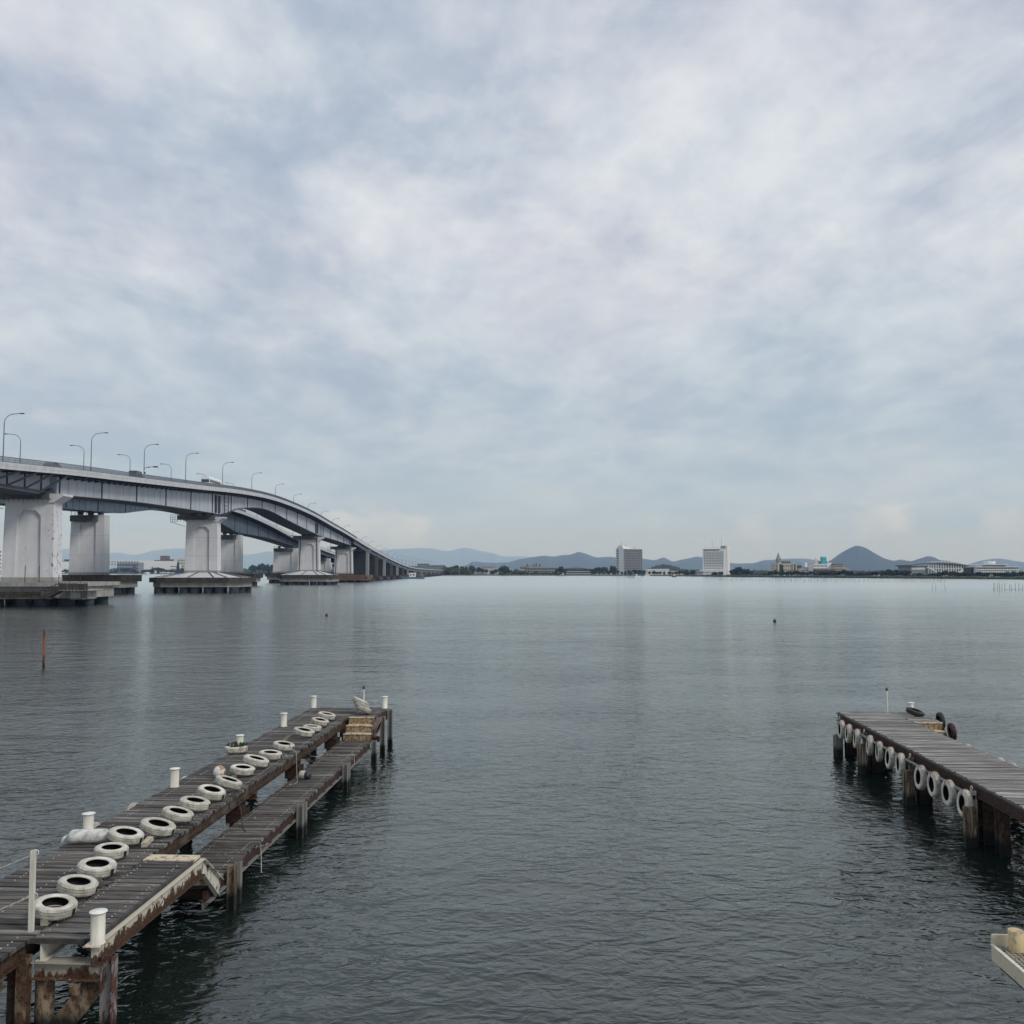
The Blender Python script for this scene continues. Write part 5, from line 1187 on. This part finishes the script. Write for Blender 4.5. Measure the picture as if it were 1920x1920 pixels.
mb = MB(); z_ = WZ(1066, Da); mb.box(xa_+Lx*.3, xb_-3, Da-1.2, Da-.03, z_-.3, z_+.3); mb.build('gallery', M['white'], t)
for a, b in (((1731, 1063.5), (1748, 1072.5)), ((1807, 1063.5), (1786, 1076))):
    mb = MB(); mb.bar((WX(a[0], Da), Da-5, WZ(a[1], Da)), (WX(b[0], Da), Da-5, WZ(b[1], Da)), 3.0, .9); mb.build('outer_stair', M['white'], t)
mb = MB(); mb.box(xa_+2, xa_+Lx*.27, Da-.2, Da-.01, WZ(1068, Da), WZ(1064, Da)); mb.build('panel_wall', M['white'], t)
# round tiered hotel at the right
Dr = 840; t = thing('hotel', 'white tiered hotel with drum shaped top floor near the right edge', 'building', (WX(1862, Dr), Dr, 1.0))
for a, b, p0, p1, nm in ((1827, 1905, 1063.5, 1078, 'lower_floor'), (1838, 1883, 1059, 1063.4, 'middle_floor'), (1850, 1869, 1052.5, 1059, 'drum')):
    mb = MB()
    if nm == 'drum': mb.lathe([(4.4, WZ(p1, Dr)), (4.4, WZ(1055, Dr)), (5.0, WZ(1054.8, Dr)), (4.8, WZ(p0, Dr)), (0, WZ(p0-.4, Dr))], (WX(1860, Dr), Dr+7, 0), 20, sm=False)
    else: mb.box(WX(a, Dr), WX(b, Dr), Dr, Dr+16, max(1, WZ(p1, Dr)), WZ(p0, Dr))
    f_ = mb.build(nm, M['white'], t)
    if nm != 'drum':
        mb = MB(); mb.box(WX(a-3, Dr), WX(b+1, Dr), Dr-2.0, Dr+17, WZ(p0, Dr)+.02, WZ(p0, Dr)+.55); mb.build('roof_slab', M['white'], f_)
        rows = ((1066.3, 1), (1070.3, 1), (1074.3, 1)) if nm == 'lower_floor' else ((1061.6, 1),)
        for py, _ in rows:
            mb = MB(); mb.box(WX(a+.8, Dr), WX(b-.8, Dr), Dr-.2, Dr-.01, WZ(py, Dr)-.55, WZ(py, Dr)+.65); mb.build('window_band', M['glass'], f_)
        if nm == 'lower_floor':
            for py in (1068.5, 1072.4):
                mb = MB(); mb.box(WX(a, Dr), WX(b, Dr), Dr-1.5, Dr-.02, WZ(py, Dr)-.3, WZ(py, Dr)+.5); mb.build('balcony', M['white'], f_)
            mb = MB()
            for i in range(20): x = WX(a, Dr)+(WX(b, Dr)-WX(a, Dr))*i/19; mb.box(x-.15, x+.15, Dr-1.4, Dr-.03, 1, WZ(p0, Dr))
            mb.build('balcony_divider', M['white'], f_)['kind'] = 'stuff'
bld('hotel_wing', 'dark low wing left of the white tiered hotel', 1817, 1828, 1065, 1078, Dr+5, 14, 'darkwall', windows=(2, 4, .6, .4), roof=('flat', .4), cat='building')
bld('house', 'low white house behind trees at the far left of the right shore', 1268, 1280, 1071.5, 1079, 1270, 10, 'beige', roof=('gable', .4, 1.2))
bld('tower_block', 'thin pale church like spire between the trees right of the villas', 955.5, 958, 1066, 1077, DB, 3, 'white', cat='tower')

# ---- trees
def crown_mesh(seed, kind):
    rnd = random.Random(seed); mb = MB(); lobes = []
    if kind == 'cone':
        for k in range(7): lobes.append((0, 0, .15+.12*k, .30*(1-k/7.5)+.03, .16))
    elif kind == 'mound':
        for k in range(9): a = rnd.uniform(0, 6.28); q = rnd.uniform(0, .38); lobes.append((q*math.cos(a), q*math.sin(a), rnd.uniform(.22, .62), rnd.uniform(.2, .32), rnd.uniform(.18, .28)))
    else:
        for k in range(8): a = rnd.uniform(0, 6.28); q = rnd.uniform(.05, .30); lobes.append((q*math.cos(a), q*math.sin(a), rnd.uniform(.45, .82), rnd.uniform(.15, .24), rnd.uniform(.12, .20)))
    for (x, y, z, r, h) in lobes:
        for k in range(44):
            u = rnd.uniform(-1, 1); a = rnd.uniform(0, 6.28); s = math.sqrt(1-u*u); q = rnd.uniform(.72, 1.06)
            c = Vector((x+r*q*s*math.cos(a), y+r*q*s*math.sin(a), z+h*q*u)); e = rnd.uniform(.035, .075)
            d1 = Vector((rnd.gauss(0,1), rnd.gauss(0,1), rnd.gauss(0,1))).normalized(); d2 = d1.cross(Vector((rnd.gauss(0,1), rnd.gauss(0,1), rnd.gauss(0,1)))).normalized()
            mb.add([c-d1*e-d2*e*.6, c+d1*e-d2*e*.6, c+d1*e*.7+d2*e, c-d1*e*.7+d2*e], [(0,1,2,3)])
        mb.lathe([(0, z-h*.85), (r*.62, z-h*.5), (r*.82, z), (r*.6, z+h*.5), (0, z+h*.85)], (x, y, 0), 7, sm=False)
    return mb
def tree_kit(kind, matl, seeds):
    out = []
    for s in seeds:
        c = crown_mesh(s, kind).mesh('crown', matl); mb = MB(); rnd = random.Random(s)
        mb.tube([(0,0,-.1),(.01,0,.25),(.0,.02,.6)], [.035,.028,.015], 6)
        for k in range(3): a = k*2.1+s; mb.tube([(0,0,.3+.05*k),(.17*math.cos(a),.17*math.sin(a),.6)], [.016,.006], 5)
        out.append((c, mb.mesh('trunk', M['bark'])))
    return out
TK = {'round': tree_kit('round', M['leaf'], (1,2,3,4)), 'mound': tree_kit('mound', M['leaf'], (5,6,7)), 'light': tree_kit('mound', M['leaf_light'], (8,9,10)),
      'cone': tree_kit('cone', M['leaf_dark'], (11,12)), 'dark': tree_kit('round', M['leaf_dark'], (13,14,15))}
KN = {'round': 'broad leafy tree', 'mound': 'bushy dark green shrub', 'light': 'light green willow bush', 'cone': 'narrow dark conifer', 'dark': 'very dark rounded tree'}
trnd = random.Random(21)
def plant_tree(kind, px, py, wpx, D, label, group, base=None):
    z1 = WZ(py, D); zb_ = .6; h = max(z1-zb_, 1.5); w_ = wpx/FPX*D
    c, tr = trnd.choice(TK[kind]); t = bpy.data.objects.new('shrub' if kind in ('mound', 'light') else 'tree', None); COL.objects.link(t)
    t.location = (WX(px, D), D, zb_); t.rotation_euler = (0, 0, trnd.uniform(0, 6.28))
    top_r = {'cone': .16+.12*6+.16, 'mound': .88, 'light': .88}.get(kind, 1.0)
    sc = {'cone': .66, 'mound': 1.2, 'light': 1.2}.get(kind, .9)
    t.scale = (w_/sc, w_/sc, h/top_r*.97); tag(t, label, 'shrub' if kind in ('mound', 'light') else 'tree', group)
    for nm, me in (('crown', c), ('trunk', tr)):
        o = bpy.data.objects.new(nm, me); COL.objects.link(o); o.parent = t
def grove(items, where, group, dD=14):
    """items: (kind, px, py_top, width); labels count from the left of a named place"""
    for i, (kind, px, py, wpx) in enumerate(sorted(items, key=lambda q: q[1])):
        D = shoreY(px)+dD+trnd.uniform(0, 10)
        plant_tree(kind, px, py, wpx, D, f'{KN[kind]} {where}, {ORD[min(i, 29)]} from left', group)
def row(px0, px1, step, tops, kinds, wid, seed):
    rnd = random.Random(seed); out = []; p = px0
    while p < px1:
        out.append((rnd.choice(kinds), p+rnd.uniform(-1.5, 1.5), lerp(tops, p)-1.0+rnd.uniform(-1.8, 1.8), wid*rnd.uniform(.85, 1.6))); p += step*rnd.uniform(.7, 1.3)
    return out
grove(row(110, 152, 6, [(110,1068),(152,1069)], ['mound','round'], 9, 1), 'between the first two bridge piers', 'trees between the first and second piers')
grove(row(223, 350, 6.5, [(223,1066),(240,1064),(262,1070),(290,1067),(300,1063),(320,1068),(350,1066)], ['mound','round','dark'], 10, 2)+[('cone', 336, 1051.5, 9), ('cone', 288, 1062, 5), ('cone', 299, 1063, 6)], 'left of the third bridge pier', 'trees left of the third pier')
grove([('cone', 420, 1054.5, 8), ('mound', 414, 1068, 8), ('mound', 424, 1068, 8)], 'right of the third bridge pier', 'trees right of the third pier')
grove(row(472, 514, 5.5, [(472,1061),(490,1058.5),(500,1055.5),(514,1057)], ['round','dark','mound'], 10, 3), 'seen under the bridge arch', 'trees under the bridge arch')
grove(row(560, 640, 9, [(560,1066),(640,1068)], ['mound'], 12, 33), 'between the farther bridge piers', 'shrubs between the farther piers')
grove(row(826, 886, 5.5, [(826,1066),(833,1061),(850,1061.5),(865,1066),(886,1070)], ['light','light','mound'], 12, 4), 'at the landing of the bridges', 'willows where the bridges reach the shore')
grove(row(838, 905, 7, [(838,1062),(860,1060),(890,1059.5),(905,1065)], ['round','dark'], 10, 5), 'behind the willows at the bridge end', 'trees behind the willows', 60)
grove(row(912, 960, 7, [(912,1069),(930,1068),(945,1061),(960,1066)], ['round','mound'], 9, 6)+[('round', 944, 1060, 16), ('round', 951, 1063, 9)], 'around the white villas', 'trees around the white villas', 30)
grove([('mound', 964+6.2*i, 1069.5+.4*i, 12) for i in range(4)]+[('light', 940+6*i, 1074.5, 8) for i in range(4)], 'in front of the dark inn', 'hedges left of the dark inn', 4)
grove([('cone', 989, 1056.5, 6), ('cone', 999.5, 1057.5, 5), ('cone', 1005, 1056, 6), ('cone', 1012, 1057, 6)], 'rising behind the dark inn', 'conifers behind the dark inn', 200)
grove(row(1042, 1062, 6, [(1042,1067),(1052,1061.5),(1062,1068)], ['round','dark'], 9, 7)+row(990, 1045, 8, [(990,1073.5),(1045,1075)], ['mound'], 7, 77), 'between the dark inn and the clubhouse', 'trees beside the clubhouse', 6)
grove(row(1108, 1158, 5.0, [(1108,1066),(1128,1062),(1140,1064),(1150,1060.5),(1158,1061)], ['round','dark','mound'], 9, 8), 'behind the moored white boats', 'trees behind the moored boats', 40)
grove(row(1158, 1214, 6, [(1158,1071),(1185,1070),(1200,1068),(1214,1073)], ['round','dark','mound'], 7, 9), 'at the foot of the grid hotel', 'trees at the foot of the grid hotel', 8)
grove(row(1216, 1262, 7, [(1216,1071),(1240,1072),(1262,1071)], ['round','mound'], 7, 10), 'before the long white waterfront building', 'trees before the white waterfront building', 6)
grove(row(1264, 1312, 5, [(1264,1072),(1275,1069),(1295,1070),(1312,1072)], ['mound','dark','round'], 10, 11), 'left of the white hotel', 'trees left of the white hotel', 8)
grove(row(1337, 1356, 5, [(1337,1073),(1346,1071),(1356,1074)], ['mound','round'], 7, 12), 'before the white hotel entrance', 'bushes before the white hotel', 6)
grove(row(1373, 1408, 5, [(1373,1065),(1382,1063),(1395,1066),(1408,1071)], ['dark','round'], 11, 13)+[('cone', 1378, 1062.5, 6)], 'just right of the white hotel', 'trees right of the white hotel', 20)
grove(row(1430, 1505, 5.5, [(1430,1074),(1455,1069),(1475,1072),(1490,1070),(1505,1072)], ['dark','round','mound'], 10, 14), 'in front of the turreted building', 'trees in front of the turreted building')
grove(row(1506, 1596, 5.5, [(1506,1072),(1540,1071),(1560,1069),(1585,1069),(1596,1075)], ['dark','round','mound'], 11, 15), 'before the turquoise roofed hotel', 'trees before the turquoise roofed hotel')
grove(row(1596, 1702, 6, [(1596,1076),(1630,1074),(1650,1070),(1665,1067),(1680,1070),(1702,1070)], ['dark','round','mound'], 12, 16), 'left of the arena', 'trees left of the arena')
grove(row(1703, 1815, 6, [(1703,1078),(1722,1072),(1735,1077),(1752,1074),(1775,1071),(1800,1073),(1815,1074)], ['dark','round','mound'], 11, 17), 'in front of the arena', 'trees in front of the arena')
grove(row(1816, 1990, 6.5, [(1816,1074),(1845,1073),(1870,1074),(1905,1072),(1925,1068),(1990,1070)], ['dark','round','mound'], 12, 18), 'at the right end of the shore', 'trees at the right end of the shore')
# low growth that nobody could count: reeds along the waterline, distant roofs' greenery
mb = MB(); rnd = random.Random(5); xs = list(range(1285, 2010, 2)); V = []; F = []
for i, p in enumerate(xs):
    y = shoreY(p)-2; f_ = min(1, (p-1285)/40); h = (1.4+rnd.uniform(0, 1.1))*f_+.1
    for dy, z in ((-2.5, -.2), (-1.5, h*.7), (2, h+.5*rnd.random()), (7, .4)): x = WX(p, y+dy); V.append((x, y+dy+rnd.uniform(-.5,.5), z))
for i in range(len(xs)-1):
    for k in range(3): F.append((i*4+k, (i+1)*4+k, (i+1)*4+k+1, i*4+k+1))
mb.add(V, F); tag(mb.build('reed_bed', M['reed'], None, fix=False), 'dark reed bank along the right hand shore', None, None, 'stuff')
mb = MB(); rnd = random.Random(6)
for k in range(2600):
    p = rnd.uniform(-300, 2100); D = shoreY(p)*rnd.uniform(1.10, 1.6)+40; x = WX(p, D); h = rnd.uniform(2.5, 6.5)*D/1200; w_ = rnd.uniform(6, 16)
    mb.lathe([(w_*.5, 1), (w_*.62, 1+h*.5), (w_*.35, 1+h*.85), (0, 1+h)], (x, D, 0), 5, sm=False)
tag(mb.build('distant_woodland', M['leaf'], None, fix=False), 'low distant woodland behind the shore buildings', None, None, 'stuff')

# ---- boats
def cruiser(px, D, L, label, rz=0.0, m='white'):
    x = WX(px, D); t = thing('motor_boat', label, 'boat', (x, D, 0), rz, None); t['_local'] = 1
    mb = MB(); hull = [(-L/2, 1.1), (-L/2+.1, .0), (L/2-L*.12, 0), (L/2, 1.5), (L*.2, 1.25)]
    secs = []
    for u in [i/8 for i in range(9)]:
        xx = -L/2+L*u; b = L*.15*(1-max(0, (u-.45)/.55)**2); zk = .25*u*u
        secs.append([(xx, -b, 1.1+.45*u*u), (xx, -b*.75, zk-.2), (xx, 0, zk-.4), (xx, b*.75, zk-.2), (xx, b, 1.1+.45*u*u)])
    V = [p for s in secs for p in s]; Fc = [(i*5+j, i*5+(j+1)%5, (i+1)*5+(j+1)%5, (i+1)*5+j) for i in range(8) for j in range(5)]
    mb.add(V, Fc+[(0,1,2,3,4)]); mb.build('hull', M[m], t)
    mb = MB(); mb.prism([(-L*.28, 1.1), (-L*.26, 2.5), (L*.02, 2.6), (L*.2, 1.35)], -L*.10, L*.10); mb.build('cabin', M['white'], t)
    mb = MB(); mb.prism([(-L*.22, 1.75), (-L*.22, 2.2), (L*.03, 2.25), (L*.10, 1.75)], -L*.103, L*.103); mb.build('cabin_window', M['glass'], t)
    mb = MB(); mb.prism([(-L*.22, 2.61), (-L*.2, 3.6), (-L*.05, 3.7), (-L*.02, 2.61)], -L*.08, L*.08); mb.build('flybridge', M['white'], t)
    return t
DM = 1330
for px, L, lb_ in ((1118, 11, 'leftmost white motor yacht moored left of the grid hotel'), (1128.5, 10, 'second white motor yacht moored left of the grid hotel'), (1137.5, 10, 'third white motor yacht moored left of the grid hotel'), (1147, 12, 'largest white motor yacht, moored nearest the grid hotel'), (1054, 8, 'small white boat moored between the inn and the clubhouse'), (1212, 7, 'small white boat moored under the low grey building'), (1268, 6, 'small moored boat by the cream annexe')):
    cruiser(px, DM if px < 1200 else 1250, L, lb_, R(10 if px % 2 else -170))
cruiser(1194, 940, 6.6, 'white motor boat out on the water in front of the grid hotel', 0)
x = WX(1182.5, 940); mb = MB(); mb.box(x-3, x+3, 938, 940.5, -.1, .5); mb.box(x-2.6, x-2.2, 938.2, 940.3, .5, 1.1); mb.box(x+1.9, x+2.4, 938.2, 940.3, .5, .9); top(mb, 'raft', M['greywall'], 'low grey raft floating left of the white motor boat', 'raft', (x, 939, 0))
cruiser(1262.5, 1010, 5.2, 'small dark open boat right of the grid hotel', R(180), 'darkwall')
cruiser(277, 1500, 17, 'white boat with low cabin seen between the second and third piers', R(180))
# work barge by the bridge
xb0 = WX(757, 800); t = thing('work_barge', 'blue work barge with white cabin moored beside the low end of the bridge', 'barge', (xb0+9, 800, 0))
mb = MB(); mb.prism([(xb0-2, 1.3), (xb0-.5, -.3), (xb0+17, -.3), (xb0+18.5, 1.7)], 797, 803); mb.build('hull', M['blue_hull'], t)
mb = MB(); mb.box(xb0+5, xb0+10.5, 798, 802, 1.25, 5.0); c_ = mb.build('cabin', M['white'], t)
mb = MB(); mb.box(xb0+5.8, xb0+7, 797.9, 797.99, 2.8, 3.9); mb.box(xb0+8.2, xb0+9.6, 797.9, 797.99, 2.8, 3.9); mb.build('cabin_window', M['glass'], c_)
mb = MB(); rnd = random.Random(3)
for k in range(16): x = xb0+rnd.uniform(11, 18); mb.bar((x, 798+rnd.random()*3, 1.3), (x+rnd.uniform(-.6,.6), 799, rnd.uniform(2.5, 5.6)), .3)
for z in (2.5, 3.8, 4.9): mb.bar((xb0+11, 798, z), (xb0+18, 798, z), .16)
mb.build('deck_frame', M['greywall'], t)['kind'] = 'stuff'
mb = MB(); mb.box(xb0-1.5, xb0+4, 798, 801, 1.2, 2.4); mb.build('deck_load', M['blue_hull'], t)

# ---- fishing stakes: the long far row and the near clusters
def stake_mesh(h, seed):
    rnd = random.Random(seed); mb = MB(); mb.tube([(0,0,-1.2),(.02*rnd.uniform(-1,1),0,h*.5),(.06*rnd.uniform(-1,1),0,h)], [.075,.065,.05], 6)
    return mb.mesh('stake', M['dark_steel'])
SM = [stake_mesh(1, s) for s in range(3)]
def stake(x, y, h, label, group, lean=0.0, r=1.0):
    o = bpy.data.objects.new('fishing_stake', trnd.choice(SM)); COL.objects.link(o); o.location = (x, y, 0); o.scale = (r, r, h); o.rotation_euler = (trnd.uniform(-.03,.03), lean+trnd.uniform(-.03,.03), 0)
    tag(o, label, 'stake', group)
for i in range(104):
    px = 1344+(1766-1344)*i/103+trnd.uniform(-1.6, 1.6); y = lerp([(1344, 640), (1500, 590), (1766, 560)], px)+trnd.uniform(-3, 3)
    stake(WX(px, y), y, trnd.uniform(1.2, 2.3), 'one of the many thin dark stakes in the long row before the right shore', 'long row of fishing stakes before the right shore', 0, 1.25)
for px, lean, lb_ in ((1744.2, 0, 'left of the three lone stakes standing apart at right'), (1750.4, 0, 'middle of the three lone stakes standing apart at right'), (1769, -.22, 'leaning right hand one of the three lone stakes at right')):
    y = 315; stake(WX(px, y), y, 2.5, lb_, None, lean, .75)
cl_ = [1858, 1860.5, 1866, 1869.5, 1874, 1879.5, 1888.5, 1892, 1899, 1905.5, 1912, 1918.5, 1926, 1933]
for i, px in enumerate(cl_):
    y = 318+trnd.uniform(-6, 6); stake(WX(px, y), y, trnd.uniform(2.0, 2.9), f'fishing stake in the tall cluster at the right edge, {ORD[i]} from the left', 'cluster of tall stakes at the right edge', trnd.uniform(-.05, .05), .95)
for i, (a, b) in enumerate(((1879, 1892), (1893, 1912))):
    mb = MB(); mb.tube([(WX(a, 318), 318, .35), (WX(b, 318), 318, .42)], .04, 6); top(mb, 'net_line', M['dark_steel'], ('left', 'right')[i]+' net line strung low between the tall stakes at the right edge', 'net line', (WX(a, 318), 318, .3))
